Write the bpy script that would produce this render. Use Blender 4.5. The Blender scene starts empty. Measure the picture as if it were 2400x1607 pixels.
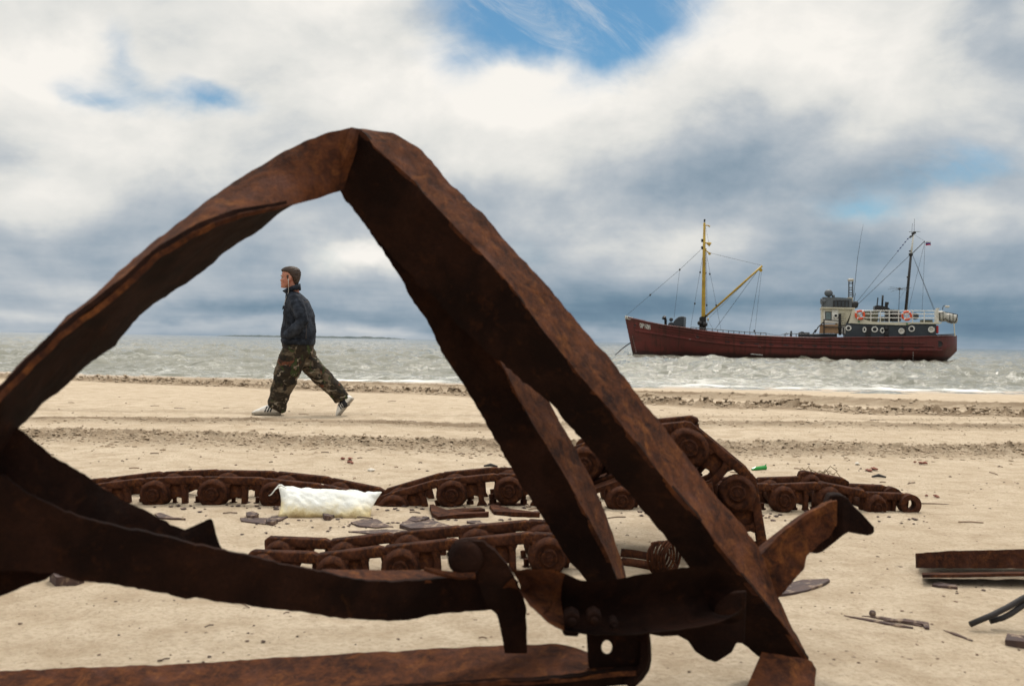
import bpy, bmesh, math, random
import numpy as np
from mathutils import Vector, Matrix, noise as mnoise

random.seed(7)
np.random.seed(7)
SC = bpy.context.scene
COL = SC.collection
PI = math.pi

# ------------------------------------------------------------------ camera
CAM = Vector((0.0, 0.0, 0.92))
LENS = 35.0
F = 2400 * LENS / 36
ROLL, DIP = 0.0173, 0.00214
ROT = Matrix.Rotation(PI / 2 - DIP, 3, 'X') @ Matrix.Rotation(ROLL, 3, 'Z')
cd = bpy.data.cameras.new("camera")
cd.lens = LENS
cd.sensor_width = 36
cd.clip_start = 0.05
cd.clip_end = 60000
cd.dof.use_dof = True
cd.dof.focus_distance = 9.0
cd.dof.aperture_fstop = 4.5
cam = bpy.data.objects.new("camera", cd)
COL.objects.link(cam)
cam.matrix_world = Matrix.Translation(CAM) @ ROT.to_4x4()
SC.camera = cam


def at(u, v, d):
    """the place seen at photo point (u, v), d metres away along the view"""
    return CAM + ROT @ Vector(((u - 1200) / F * d, (803.5 - v) / F * d, -d))


# ------------------------------------------------------------------ view
SC.view_settings.view_transform = 'Standard'
SC.view_settings.look = 'None'
SC.view_settings.exposure = 0.0
SC.view_settings.gamma = 1.0
SC.view_settings.use_curve_mapping = False
SC.render.engine = 'CYCLES'
SC.cycles.use_denoising = True
SC.cycles.max_bounces = 6

# ------------------------------------------------------------------ sun
SUN_AZ, SUN_EL = math.radians(14), math.radians(56)      # azimuth from the view axis: a veiled sun out over the sea
sdir = Vector((math.sin(SUN_AZ) * math.cos(SUN_EL), math.cos(SUN_AZ) * math.cos(SUN_EL), math.sin(SUN_EL)))
sl = bpy.data.lights.new("sun", 'SUN')
sl.energy = 2.1
sl.angle = math.radians(11)
sl.color = (1.0, 0.93, 0.83)
sun = bpy.data.objects.new("sun", sl)
COL.objects.link(sun)
sun.rotation_euler = sdir.to_track_quat('Z', 'Y').to_euler()

# ------------------------------------------------------------------ sky
W = bpy.data.worlds.new("World")
SC.world = W
W.use_nodes = True
WT = W.node_tree
WT.nodes.clear()


class E:
    """a number socket with arithmetic"""
    tree = WT

    def __init__(self, s):
        self.s = s

    @staticmethod
    def op(kind, *a, clamp=False):
        n = E.tree.nodes.new('ShaderNodeMath')
        n.operation = kind
        n.use_clamp = clamp
        for i, x in enumerate(a):
            if isinstance(x, E):
                E.tree.links.new(x.s, n.inputs[i])
            else:
                n.inputs[i].default_value = x
        return E(n.outputs[0])

    def __add__(s, o): return E.op('ADD', s, o)
    __radd__ = __add__
    def __sub__(s, o): return E.op('SUBTRACT', s, o)
    def __rsub__(s, o): return E.op('SUBTRACT', o, s)
    def __mul__(s, o): return E.op('MULTIPLY', s, o)
    __rmul__ = __mul__
    def __truediv__(s, o): return E.op('DIVIDE', s, o)
    def clamp(s): return E.op('ADD', s, 0.0, clamp=True)


def smooth(x, a, b):
    n = E.tree.nodes.new('ShaderNodeMapRange')
    n.interpolation_type = 'SMOOTHSTEP'
    E.tree.links.new(x.s, n.inputs[0])
    n.inputs[1].default_value, n.inputs[2].default_value = a, b
    n.inputs[3].default_value, n.inputs[4].default_value = 0, 1
    return E(n.outputs[0])


def vec(x, y, z):
    n = E.tree.nodes.new('ShaderNodeCombineXYZ')
    for i, q in enumerate((x, y, z)):
        if isinstance(q, E):
            E.tree.links.new(q.s, n.inputs[i])
        else:
            n.inputs[i].default_value = q
    return n.outputs[0]


def tnoise(v, scale, detail=6, rough=0.55, dist=0.0):
    n = E.tree.nodes.new('ShaderNodeTexNoise')
    E.tree.links.new(v, n.inputs['Vector'])
    n.inputs['Scale'].default_value = scale
    n.inputs['Detail'].default_value = detail
    n.inputs['Roughness'].default_value = rough
    n.inputs['Distortion'].default_value = dist
    return E(n.outputs['Fac'])


tc = WT.nodes.new('ShaderNodeTexCoord')
sx = WT.nodes.new('ShaderNodeSeparateXYZ')
WT.links.new(tc.outputs['Generated'], sx.inputs[0])
DX, DY, DZ = E(sx.outputs[0]), E(sx.outputs[1]), E(sx.outputs[2])
az = E.op('ARCTAN2', DX, DY)
el = E.op('ARCSINE', DZ)
elp = E.op('MAXIMUM', el, 0.0)
flat = E.op('MAXIMUM', DZ, 0.0) + 0.10
plane = vec(DX / flat, DY / flat, 0.0)                 # a cloud layer overhead, foreshortened to the horizon
sph = vec(az, el * 1.45, 0.0)
wob1 = tnoise(sph, 5.0, 5, 0.6) - 0.5
wob2 = tnoise(vec(az + 7.3, el * 1.7, 3.1), 5.0, 5, 0.6) - 0.5
waz = az + wob1 * 0.11
wel = el + wob2 * 0.07


def place(u, v):
    d = (at(u, v, 1.0) - CAM).normalized()
    return math.atan2(d.x, d.y), math.asin(d.z)


def puff(u, v, su, sv, amp, ang=0.0, warp=True):
    a0, e0 = place(u, v)
    a = (waz if warp else az) - a0
    e = (wel if warp else el) - e0
    c, s = math.cos(ang), math.sin(ang)
    p = (a * c + e * s) / (su / F)
    q = (e * c - a * s) / (sv / F)
    return E.op('EXPONENT', (p * p + q * q) * -1.0) * amp


n_big = tnoise(plane, 0.55, 7, 0.50, 0.1)
n_mid = tnoise(sph, 5.2, 10, 0.57, 0.2)
n_band = tnoise(vec(az * 2.2, el * 26.0, 0.0), 1.6, 5, 0.55)
n_a = tnoise(vec(az, el * 1.5, 0.0), 7.5, 9, 0.56, 0.25)
n_b = tnoise(vec(az - 0.012, el * 1.5 + 0.045, 0.0), 7.5, 5, 0.50, 0.25)
relief = (n_a - n_b)                                   # tops of the billows catch the light
low = E.op('EXPONENT', elp * -14.0)

cr = WT.nodes.new('ShaderNodeValToRGB')                # how bright the cloud is, by height above the horizon
WT.links.new((elp / 0.5).s, cr.inputs[0])
cr.color_ramp.interpolation = 'EASE'
pts = [(0.0, 0.46), (0.025, 0.42), (0.07, 0.38), (0.16, 0.46), (0.26, 0.54), (0.36, 0.60), (0.50, 0.74), (0.70, 0.80), (1.0, 0.80)]
while len(cr.color_ramp.elements) < len(pts):
    cr.color_ramp.elements.new(0.5)
for e_, (p_, v_) in zip(cr.color_ramp.elements, pts):
    e_.position = p_
    e_.color = (v_, v_, v_, 1)
L = E(cr.outputs[0])
L = L + (n_big - 0.5) * 0.45 + (n_mid - 0.5) * 0.70 + (n_band - 0.5) * low * 0.55 + relief * (0.62 - low * 0.35)
for p_ in [
    (1000, 240, 420, 190, 0.22), (80, 280, 240, 160, 0.20), (60, 470, 150, 60, 0.22), (230, 120, 220, 130, 0.10),
    (520, 340, 330, 110, 0.14), (1280, 210, 200, 110, 0.20), (1900, 130, 420, 170, 0.16),
    (2350, 50, 120, 150, -0.34), (20, 20, 160, 60, -0.10), (1000, 60, 160, 60, -0.08), (1850, 420, 420, 95, -0.13), (1350, 400, 190, 110, 0.02),
    (1750, 520, 260, 60, 0.16), (1480, 590, 230, 60, 0.14), (2250, 470, 190, 60, 0.14),
    (160, 600, 260, 70, -0.06), (620, 560, 240, 60, 0.0), (120, 690, 260, 50, 0.10), (880, 618, 95, 26, 0.48), (800, 650, 70, 30, 0.12),
    (2150, 640, 320, 70, -0.08), (1400, 715, 330, 35, -0.14), (2300, 770, 260, 60, -0.18), (2050, 690, 300, 22, -0.10),
    (700, 735, 500, 16, -0.12), (300, 755, 360, 12, 0.08), (900, 772, 500, 14, 0.08), (300, 700, 300, 22, 0.04),
    (1350, 772, 180, 20, 0.12), (330, 820, 260, 30, 0.05),
]:
    L = L + puff(*p_)

cc = WT.nodes.new('ShaderNodeValToRGB')
WT.links.new(L.clamp().s, cc.inputs[0])


def lin(c):
    return tuple(((x / 255) / 12.92 if x / 255 < 0.04045 else ((x / 255 + 0.055) / 1.055) ** 2.4) for x in c)


stops = [(0.0, (92, 118, 140)), (0.20, (116, 140, 158)), (0.40, (152, 167, 180)), (0.58, (186, 193, 199)),
         (0.76, (224, 224, 220)), (1.0, (249, 245, 238))]
while len(cc.color_ramp.elements) < len(stops):
    cc.color_ramp.elements.new(0.5)
for e_, (p_, c_) in zip(cc.color_ramp.elements, stops):
    e_.position = p_
    e_.color = (*lin(c_), 1)

# gaps in the cloud
gap = puff(1330, 30, 300, 120, 0.86) + puff(1450, 110, 170, 80, 0.55, 0.5) + puff(1110, 90, 150, 90, 0.42) \
    + puff(510, 222, 80, 44, 0.60) + puff(455, 175, 60, 30, 0.24, -.5) + puff(280, 95, 34, 80, 0.40, 0.5) + puff(330, 190, 120, 60, 0.20) + puff(245, 236, 80, 26, 0.40, -.15) + puff(400, 225, 120, 30, 0.22) \
    + puff(2230, 390, 220, 46, 0.56, 0.16) + puff(2020, 478, 130, 30, 0.46) + puff(60, 400, 110, 30, 0.26) + puff(60, 340, 120, 16, 0.22) \
    + puff(1250, 600, 100, 60, 0.22) + puff(760, 620, 170, 60, 0.20) + puff(1350, -120, 420, 120, 0.5) - puff(1235, 165, 90, 46, 0.45)
n_edge = tnoise(sph, 11.0, 9, 0.62, 0.5)
n_wisp = tnoise(vec(az * 1.0 + el * 1.1, el * 0.30 - az * 0.22, 1.7), 9.0, 9, 0.70, 1.8)
gapm = smooth(gap + (n_edge - 0.5) * 0.75, 0.12, 0.98)
gapm = gapm * (1.0 - smooth(n_wisp, 0.46, 0.92) * 0.85)

ns = WT.nodes.new('ShaderNodeTexSky')
ns.sky_type = 'NISHITA'
ns.sun_disc = False
ns.sun_elevation = SUN_EL
ns.sun_rotation = SUN_AZ
ns.air_density = 1.0
ns.dust_density = 0.6
ns.ozone_density = 3.0
SKY_K = 0.1


def vmath(kind, a, b):
    n = WT.nodes.new('ShaderNodeVectorMath')
    n.operation = kind
    WT.links.new(a, n.inputs[0])
    if isinstance(b, tuple):
        n.inputs[1].default_value = b
    else:
        WT.links.new(b, n.inputs[1])
    return n.outputs[0]


clear = vmath('MULTIPLY', ns.outputs[0], (0.46, 0.74, 0.80))      # clean blue between the clouds
cloud = vmath('MULTIPLY', cc.outputs[0], (1 / SKY_K, 1 / SKY_K, 1 / SKY_K))
# cloud dimmed away from the sun, brightened overhead out of view for more toplight
sd = DX * sdir.x + DY * sdir.y + DZ * sdir.z
thick = (smooth(sd, -0.9, 0.5) * 0.55 + 0.45) * (1.0 + smooth(el, 0.35, 1.1) * 1.1)  # brightness factor: dimmer away from the sun, brighter overhead out of view
cloud = vmath('MULTIPLY', cloud, vec(thick, thick, thick))
mx = WT.nodes.new('ShaderNodeMix')
mx.data_type = 'RGBA'
WT.links.new(gapm.s, mx.inputs['Factor'])
WT.links.new(cloud, mx.inputs[6])
WT.links.new(clear, mx.inputs[7])
bg = WT.nodes.new('ShaderNodeBackground')
bg.inputs['Strength'].default_value = SKY_K
WT.links.new(mx.outputs[2], bg.inputs['Color'])
wo = WT.nodes.new('ShaderNodeOutputWorld')
WT.links.new(bg.outputs[0], wo.inputs[0])
W.cycles.sampling_method = 'MANUAL'
W.cycles.sample_map_resolution = 512


# ------------------------------------------------------------------ helpers
def tag(o, label=None, cat=None, group=None, kind=None):
    if label: o['label'] = label
    if cat: o['category'] = cat
    if group: o['group'] = group
    if kind: o['kind'] = kind
    return o


ORIGIN = {}


def empty(name, loc, label, cat, group=None):
    o = bpy.data.objects.new(name, None)
    COL.objects.link(o)
    o.location = loc
    o.empty_display_size = 0.2
    ORIGIN[o.name] = Vector(loc)
    return tag(o, label, cat, group)


class MB:
    """collects shapes, in world metres, for one mesh"""

    def __init__(self):
        self.v, self.f = [], []

    def add(self, vs, fs):
        b = len(self.v)
        self.v += [tuple(p) for p in vs]
        self.f += [tuple(b + i for i in q) for q in fs]
        return self

    def box(self, c, s, m=None):
        c = Vector(c)
        vs = []
        for dx in (-.5, .5):
            for dy in (-.5, .5):
                for dz in (-.5, .5):
                    p = Vector((dx * s[0], dy * s[1], dz * s[2]))
                    if m is not None: p = m @ p
                    vs.append(c + p)
        return self.add(vs, [(0, 1, 3, 2), (4, 6, 7, 5), (0, 4, 5, 1), (2, 3, 7, 6), (0, 2, 6, 4), (1, 5, 7, 3)])

    def tube(self, path, r, seg=8, ry=None, up=None, caps=True, close=False):
        path = [Vector(p) for p in path]
        n = len(path)
        rs = r if isinstance(r, (list, tuple)) else [r] * n
        rys = ry if isinstance(ry, (list, tuple)) else ([ry] * n if ry else rs)
        vs = []
        ref = Vector(up) if up else None
        prev = None
        for i, p in enumerate(path):
            if close:
                t = path[(i + 1) % n] - path[i - 1]
            else:
                t = path[min(i + 1, n - 1)] - path[max(i - 1, 0)]
            t.normalize()
            if ref is not None:
                a = ref - t * ref.dot(t)
            elif prev is not None:
                a = prev - t * prev.dot(t)
            else:
                a = Vector((0, 0, 1)) if abs(t.z) < .9 else Vector((0, 1, 0))
                a = a - t * a.dot(t)
            a.normalize()
            prev = a
            b = t.cross(a)
            for k in range(seg):
                th = 2 * PI * k / seg
                vs.append(p + a * math.cos(th) * rs[i] + b * math.sin(th) * rys[i])
        fs = []
        for i in range(n if close else n - 1):
            j = (i + 1) % n
            for k in range(seg):
                l = (k + 1) % seg
                fs.append((i * seg + k, i * seg + l, j * seg + l, j * seg + k))
        if caps and not close:
            fs.append(tuple(range(seg))[::-1])
            fs.append(tuple((n - 1) * seg + k for k in range(seg)))
        return self.add(vs, fs)

    def rings(self, rs, caps=True):
        """loft of closed rings with equal point counts"""
        n = len(rs[0])
        vs = [p for r in rs for p in r]
        fs = []
        for i in range(len(rs) - 1):
            for k in range(n):
                l = (k + 1) % n
                fs.append((i * n + k, i * n + l, (i + 1) * n + l, (i + 1) * n + k))
        if caps:
            fs.append(tuple(range(n))[::-1])
            fs.append(tuple((len(rs) - 1) * n + k for k in range(n)))
        return self.add(vs, fs)

    def ball(self, c, r, m=None, seg=10, rows=6):
        c = Vector(c)
        if not isinstance(r, (tuple, list)): r = (r, r, r)
        rs = []
        for i in range(1, rows):
            ph = PI * i / rows
            ring = []
            for k in range(seg):
                th = 2 * PI * k / seg
                p = Vector((r[0] * math.sin(ph) * math.cos(th), r[1] * math.sin(ph) * math.sin(th), -r[2] * math.cos(ph)))
                if m is not None: p = m @ p
                ring.append(c + p)
            rs.append(ring)
        b = len(self.v)
        self.rings(rs, caps=False)
        p0, p1 = Vector((0, 0, -r[2])), Vector((0, 0, r[2]))
        if m is not None: p0, p1 = m @ p0, m @ p1
        self.v += [tuple(c + p0), tuple(c + p1)]
        i0, i1 = len(self.v) - 2, len(self.v) - 1
        for k in range(seg):
            l = (k + 1) % seg
            self.f.append((b + l, b + k, i0))
            o = b + (rows - 2) * seg
            self.f.append((o + k, o + l, i1))
        return self

    def prism(self, poly, back):
        """solid from an outline (points) pushed along a vector"""
        n = len(poly)
        back = Vector(back)
        a = [Vector(p) for p in poly]
        return self.add(a + [p + back for p in a],
                        [tuple(range(n)), tuple(range(n, 2 * n))[::-1]] + [(k, n + k, n + (k + 1) % n, (k + 1) % n) for k in range(n)])

    def mesh(self, name, origin=None):
        me = bpy.data.meshes.new(name)
        o = Vector(origin) if origin is not None else Vector((0, 0, 0))
        me.from_pydata([tuple(Vector(p) - o) for p in self.v], [], self.f)
        bm = bmesh.new()
        bm.from_mesh(me)
        bmesh.ops.recalc_face_normals(bm, faces=bm.faces)
        bm.to_mesh(me)
        bm.free()
        me.update()
        return me

    def build(self, name, mat, parent=None, smooth=False, bevel=0.0, origin=None, seg=1):
        org = ORIGIN[parent.name] if parent is not None else (Vector(origin) if origin is not None else Vector((0, 0, 0)))
        me = self.mesh(name, org)
        return put(name, me, mat, parent, org, smooth, bevel, seg)


def put(name, me, mat, parent, org, smooth=False, bevel=0.0, seg=1):
    if bevel:
        bm = bmesh.new()
        bm.from_mesh(me)
        es = [e for e in bm.edges if len(e.link_faces) == 2 and e.calc_face_angle(0) > 0.5]
        bmesh.ops.bevel(bm, geom=es, offset=bevel, segments=seg, affect='EDGES', profile=0.5)
        bm.to_mesh(me)
        bm.free()
    if smooth:
        me.polygons.foreach_set('use_smooth', [True] * len(me.polygons))
    if mat: me.materials.append(mat)
    o = bpy.data.objects.new(name, me)
    COL.objects.link(o)
    if parent is not None:
        o.parent = parent
    else:
        o.location = org
    ORIGIN[o.name] = Vector(org)
    return o


def fused(mb, name, mat, parent, voxel, smooth_it=4, bump=None, org=None):
    """closed shapes melted into ONE continuous skin"""
    org = ORIGIN[parent.name] if parent is not None else org
    me = mb.mesh(name + "_raw", org)
    o = bpy.data.objects.new("tmp", me)
    COL.objects.link(o)
    m = o.modifiers.new("r", 'REMESH')
    m.mode = 'VOXEL'
    m.voxel_size = voxel
    if smooth_it:
        s = o.modifiers.new("s", 'SMOOTH')
        s.iterations = smooth_it
        s.factor = 0.5
    dg = bpy.context.evaluated_depsgraph_get()
    me2 = bpy.data.meshes.new_from_object(o.evaluated_get(dg))
    bpy.data.objects.remove(o)
    bpy.data.meshes.remove(me)
    me2.name = name
    if bump:
        nv = len(me2.vertices)
        co = [v.co.copy() for v in me2.vertices]
        no = [v.normal.copy() for v in me2.vertices]
        for i in range(nv):
            me2.vertices[i].co = co[i] + no[i] * bump(co[i])
    me2.materials.clear()
    return put(name, me2, mat, parent, org, smooth=True)


# vectorised value noise
def _h(ix, iy, s):
    n = (ix.astype(np.int64) * 374761393 + iy.astype(np.int64) * 668265263 + s * 974711) & 0x7fffffff
    n = ((n ^ (n >> 13)) * 1274126177) & 0x7fffffff
    n = (n ^ (n >> 16)) & 0xffff
    return n / 65535.0


def vn(x, y, s=0):
    x0, y0 = np.floor(x), np.floor(y)
    fx, fy = x - x0, y - y0
    fx, fy = fx * fx * (3 - 2 * fx), fy * fy * (3 - 2 * fy)
    a, b = _h(x0, y0, s), _h(x0 + 1, y0, s)
    c, d = _h(x0, y0 + 1, s), _h(x0 + 1, y0 + 1, s)
    return (a + (b - a) * fx) * (1 - fy) + (c + (d - c) * fx) * fy - 0.5


def fbm(x, y, s=0, o=4, g=0.5):
    r, a = 0, 1.0
    for i in range(o):
        r = r + vn(x, y, s + i * 17) * a
        x, y, a = x * 2.03 + 13.1, y * 2.03 + 7.7, a * g
    return r


# ------------------------------------------------------------------ materials
class NT:
    def __init__(self, name):
        self.m = bpy.data.materials.new(name)
        self.m.use_nodes = True
        self.t = self.m.node_tree
        self.b = self.t.nodes['Principled BSDF']
        self.tc = self.t.nodes.new('ShaderNodeTexCoord')

    def noise(self, scale, detail=5, rough=0.6, dist=0.0, coord='Object', stretch=None):
        n = self.t.nodes.new('ShaderNodeTexNoise')
        n.inputs['Scale'].default_value = scale
        n.inputs['Detail'].default_value = detail
        n.inputs['Roughness'].default_value = rough
        n.inputs['Distortion'].default_value = dist
        src = self.tc.outputs[coord]
        if stretch:
            mp = self.t.nodes.new('ShaderNodeMapping')
            mp.inputs['Scale'].default_value = stretch
            self.t.links.new(src, mp.inputs[0])
            src = mp.outputs[0]
        self.t.links.new(src, n.inputs['Vector'])
        return n.outputs['Fac']

    def ramp(self, fac, stops):
        r = self.t.nodes.new('ShaderNodeValToRGB')
        while len(r.color_ramp.elements) < len(stops):
            r.color_ramp.elements.new(0.5)
        for e, (p, c) in zip(r.color_ramp.elements, stops):
            e.position = p
            if not isinstance(c, tuple): c = (c, c, c)
            e.color = (*c, 1)
        self.t.links.new(fac, r.inputs[0])
        return r.outputs[0]

    def mix(self, fac, a, b, mode='MIX'):
        n = self.t.nodes.new('ShaderNodeMix')
        n.data_type = 'RGBA'
        n.blend_type = mode
        for i, x in ((0, fac), (6, a), (7, b)):
            if isinstance(x, bpy.types.NodeSocket):
                self.t.links.new(x, n.inputs[i])
            elif isinstance(x, tuple):
                n.inputs[i].default_value = (*x, 1)
            else:
                n.inputs[i].default_value = x
        return n.outputs[2]

    def set(self, key, x):
        if isinstance(x, bpy.types.NodeSocket):
            self.t.links.new(x, self.b.inputs[key])
        else:
            self.b.inputs[key].default_value = (*x, 1) if isinstance(x, tuple) else x

    def bump(self, h, dist, strength=1.0, prev=None):
        n = self.t.nodes.new('ShaderNodeBump')
        n.inputs['Distance'].default_value = dist
        n.inputs['Strength'].default_value = strength
        self.t.links.new(h, n.inputs['Height'])
        if prev is not None: self.t.links.new(prev, n.inputs['Normal'])
        self.t.links.new(n.outputs[0], self.b.inputs['Normal'])
        return n.outputs[0]

    def attr(self, name):
        n = self.t.nodes.new('ShaderNodeAttribute')
        n.attribute_name = name
        return n.outputs['Fac']


def paint(name, c1, c2=None, scale=3.0, rough=0.5, bump=0.0, bscale=None, metallic=0.0, spec=0.4, lo=0.4, hi=0.65):
    k = NT(name)
    c2 = c2 or tuple(x * 0.75 for x in c1)
    k.set('Base Color', k.mix(k.ramp(k.noise(scale, 6, 0.65), [(lo, 0.0), (hi, 1.0)]), c1, c2))
    k.set('Roughness', rough)
    k.set('Metallic', metallic)
    k.set('Specular IOR Level', spec)
    if bump: k.bump(k.noise(bscale or scale * 4, 5), bump)
    return k.m


def rust(name, k_big=3.2, lift=1.0, orange_tone=0.0):
    """bloom 0: near-black tones ... 1: orange and brown rust tones"""
    k = NT(name)
    a = k.noise(k_big, 8, 0.62, 0.4)
    b = k.noise(k_big * 4.5, 7, 0.68, 0.3)
    c = k.noise(k_big * 22, 5, 0.7)
    q = lambda r, g, bb: (r * lift, g * lift, bb * lift)
    w = lambda x, y: x + (y - x) * orange_tone
    base = k.ramp(a, [(0.26, q(.011, .0050, .0040)), (w(.44, .40), q(.022, .0085, .0055)), (w(.58, .54), q(.044, .0165, .0095)), (w(.80, .68), q(w(.070, .086), w(.028, .036), w(.018, .024)))])
    m1 = k.ramp(b, [(w(.56, .40), 0.0), (w(.86, .72), .85)])
    col = k.mix(m1, base, q(.125, .041, .014))
    m2 = k.ramp(k.noise(k_big * 2.1, 8, 0.7, 0.8), [(w(.64, .52), 0.0), (w(.86, .76), .65)])
    col = k.mix(m2, col, q(.24, .086, .022))
    col = k.mix(k.ramp(c, [(0.33, 0.42), (0.60, 0.0)]), col, q(.012, .006, .0045))
    k.set('Base Color', col)
    k.set('Roughness', 0.85)
    k.set('Specular IOR Level', 0.10)
    n = k.bump(c, 0.004, 0.7)
    k.bump(b, 0.010, 0.6, n)
    return k.m


M = {}
M['rust'] = rust('rusted_steel_shaded', 5.5, .55)  # darker copy for the frame's shaded faces: shade painted into the colour
M['rust_orange_lit'] = rust('rusted_steel_orange_lit', 6.5, 1.35, .95)  # lighter copy for faces in the light: painted light on top of real orange rust
M['rust_track'] = rust('rusted_cast_iron', 9.0, 1.25, .62)
# ------------------------------------------------------------------ sand
SEA_Z = -0.28
RUT_A1 = [(-40, 40), (-11.2, 26.2), (-5.25, 24.3), (4.16, 19.4), (7.8, 16.6), (40, 8)]
RUT_A2 = [(-40, 36), (-9.95, 23.4), (-4.3, 20.2), (3.2, 15.6), (6.6, 14.2), (40, 6)]
RUT_B = [(-40, 10.0), (-4.5, 10.5), (-2.3, 10.6), (2.4, 11.2), (5.4, 11.5), (40, 14)]
RUT_C = [(-40, 8.2), (-4.0, 8.72), (0, 8.7), (4.4, 9.0), (40, 12)]
RUT_D = [(-40, 12.6), (-4, 12.1), (1.5, 12.3), (4.4, 12.6), (6, 12.7), (40, 15)]


def line(c, x):
    return np.interp(x, [p[0] for p in c], [p[1] for p in c])


def g(d, w):
    return np.exp(-(d / w) ** 2)


def sand_base(x, y):
    z = -0.0187 * np.clip(y - 13, 0, 40) - 0.05 * np.clip(y - 32, 0, 60)
    fade = np.clip((26 - y) / 10, 0, 1)
    z = z + 0.05 * fbm(x * .35, y * .35, 3, 3) * fade + 0.016 * fbm(x * 1.4, y * 1.4, 9, 3) * fade
    return z - .042 * g(y - 11.8, .9) * g(x + 2.6, 2.0)      # trodden flat where the man walks


def sand_z(x, y, full=True):
    z = sand_base(x, y)
    far = np.clip((30 - y) / 6, 0, 1)
    z = z + 0.004 * fbm(x * 7, y * 7, 21, 3) * np.clip((14 - y) / 4, 0, 1) + .0045 * fbm(x * 19, y * 15, 25, 3) * np.clip((7 - y) / 3, 0, 1)
    wob = 0.10 * fbm(x * .6, y * .2, 31, 3)
    wet = np.zeros_like(z)
    for c, w, dep, berm, rough, ws, ww in ((RUT_A1, .42, .09, .07, .05, 1.0, 1.3), (RUT_A2, .34, .0, .0, .15, 1.0, .7), (RUT_B, .15, .03, .022, .030, 1.0, .36), (RUT_C, .44, .0, .0, .070, .75, .55), (RUT_D, .16, .006, .004, .016, .35, .2)):
        d = y - line(c, x) - wob
        z = z - dep * g(d, w) + berm * (g(d - 1.8 * w, w * .6) + g(d + 1.8 * w, w * .6))
        band = np.exp(-np.abs(d / w) ** 3)
        edge = np.maximum(band, g(np.abs(d) - 1.6 * w, w * .5) * .7) if dep else band
        cl = np.clip(fbm(x * 13, y * 9, 41, 4, .6) + .10, 0, 1) + .5 * np.clip(fbm(x * 5, y * 4, 44, 3), 0, 1)
        z = z + rough * (1.1 * cl + .10) * edge
        wet = np.maximum(wet, ws * np.exp(-np.abs(d / ww) ** 3) * np.clip(.80 + .75 * fbm(x * 2.2, y * 7, 51, 4), 0, 1))
    # scuffed sand between the tyre lines on the right
    sc = np.clip((x - .5) / 3, 0, 1) * g(y - 11.2, 1.2)
    z = z + sc * .022 * np.clip(fbm(x * 4, y * 9, 61, 4), -.05, 1)
    # the sand heaped along the buried tracks
    z = z + .030 * g(y - 4.95, .18) * np.clip(fbm(x * 1.2, y, 71, 3) + .25, 0, 1) * g(x, 3.0)
    return z, wet * far


_gx, _gy = np.arange(-11, 11.01, .05), np.concatenate([np.arange(1.0, 8, .05), np.arange(8, 18, .1)])
_GZ = sand_z(*np.meshgrid(_gx, _gy))[0]


def ground_z(x, y):
    """height of the sand, looked up in a table"""
    x, y = min(max(x, -10.9), 10.9), min(max(y, 1.0), 17.8)
    i = min(int((x + 11) / .05), len(_gx) - 2)
    j = min(max(int(np.searchsorted(_gy, y)) - 1, 0), len(_gy) - 2)
    s, t = (x - _gx[i]) / (_gx[i + 1] - _gx[i]), (y - _gy[j]) / (_gy[j + 1] - _gy[j])
    return float((_GZ[j, i] * (1 - s) + _GZ[j, i + 1] * s) * (1 - t) + (_GZ[j + 1, i] * (1 - s) + _GZ[j + 1, i + 1] * s) * t)


def ground(u, v, lift=0.0):
    """the place on the sand seen at photo point (u, v)"""
    d0 = (at(u, v, 1.0) - CAM)
    t = -CAM.z / d0.z
    for _ in range(12):
        p = CAM + d0 * t
        zz = ground_z(p.x, p.y)
        t = (zz - CAM.z) / d0.z
        t = min(max(t, .5), 40)
    p = CAM + d0 * t
    return Vector((p.x, p.y, ground_z(p.x, p.y) + lift))


def fan(ys, ss, halfw):
    """rows at distances ys, columns ss in -1..1 opening with distance"""
    Y = np.repeat(ys[:, None], len(ss), 1)
    X = ss[None, :] * halfw(ys)[:, None]
    return X, Y


def sheet(name, X, Y, Z, mat, attrs=None):
    nr, nc = X.shape
    me = bpy.data.meshes.new(name)
    co = np.stack([X, Y, Z], -1).reshape(-1, 3).astype(np.float32)
    me.vertices.add(nr * nc)
    me.vertices.foreach_set('co', co.ravel())
    i = np.arange(nr * nc).reshape(nr, nc)
    q = np.stack([i[:-1, :-1], i[:-1, 1:], i[1:, 1:], i[1:, :-1]], -1).reshape(-1, 4)
    me.loops.add(q.size)
    me.polygons.add(len(q))
    me.loops.foreach_set('vertex_index', q.ravel().astype(np.int32))
    me.polygons.foreach_set('loop_start', (np.arange(len(q)) * 4).astype(np.int32))
    me.polygons.foreach_set('use_smooth', np.ones(len(q), bool))
    me.update(calc_edges=True)
    for k, a in (attrs or {}).items():
        at_ = me.attributes.new(k, 'FLOAT', 'POINT')
        at_.data.foreach_set('value', a.ravel().astype(np.float32))
    me.materials.append(mat)
    o = bpy.data.objects.new(name, me)
    COL.objects.link(o)
    return o


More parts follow.
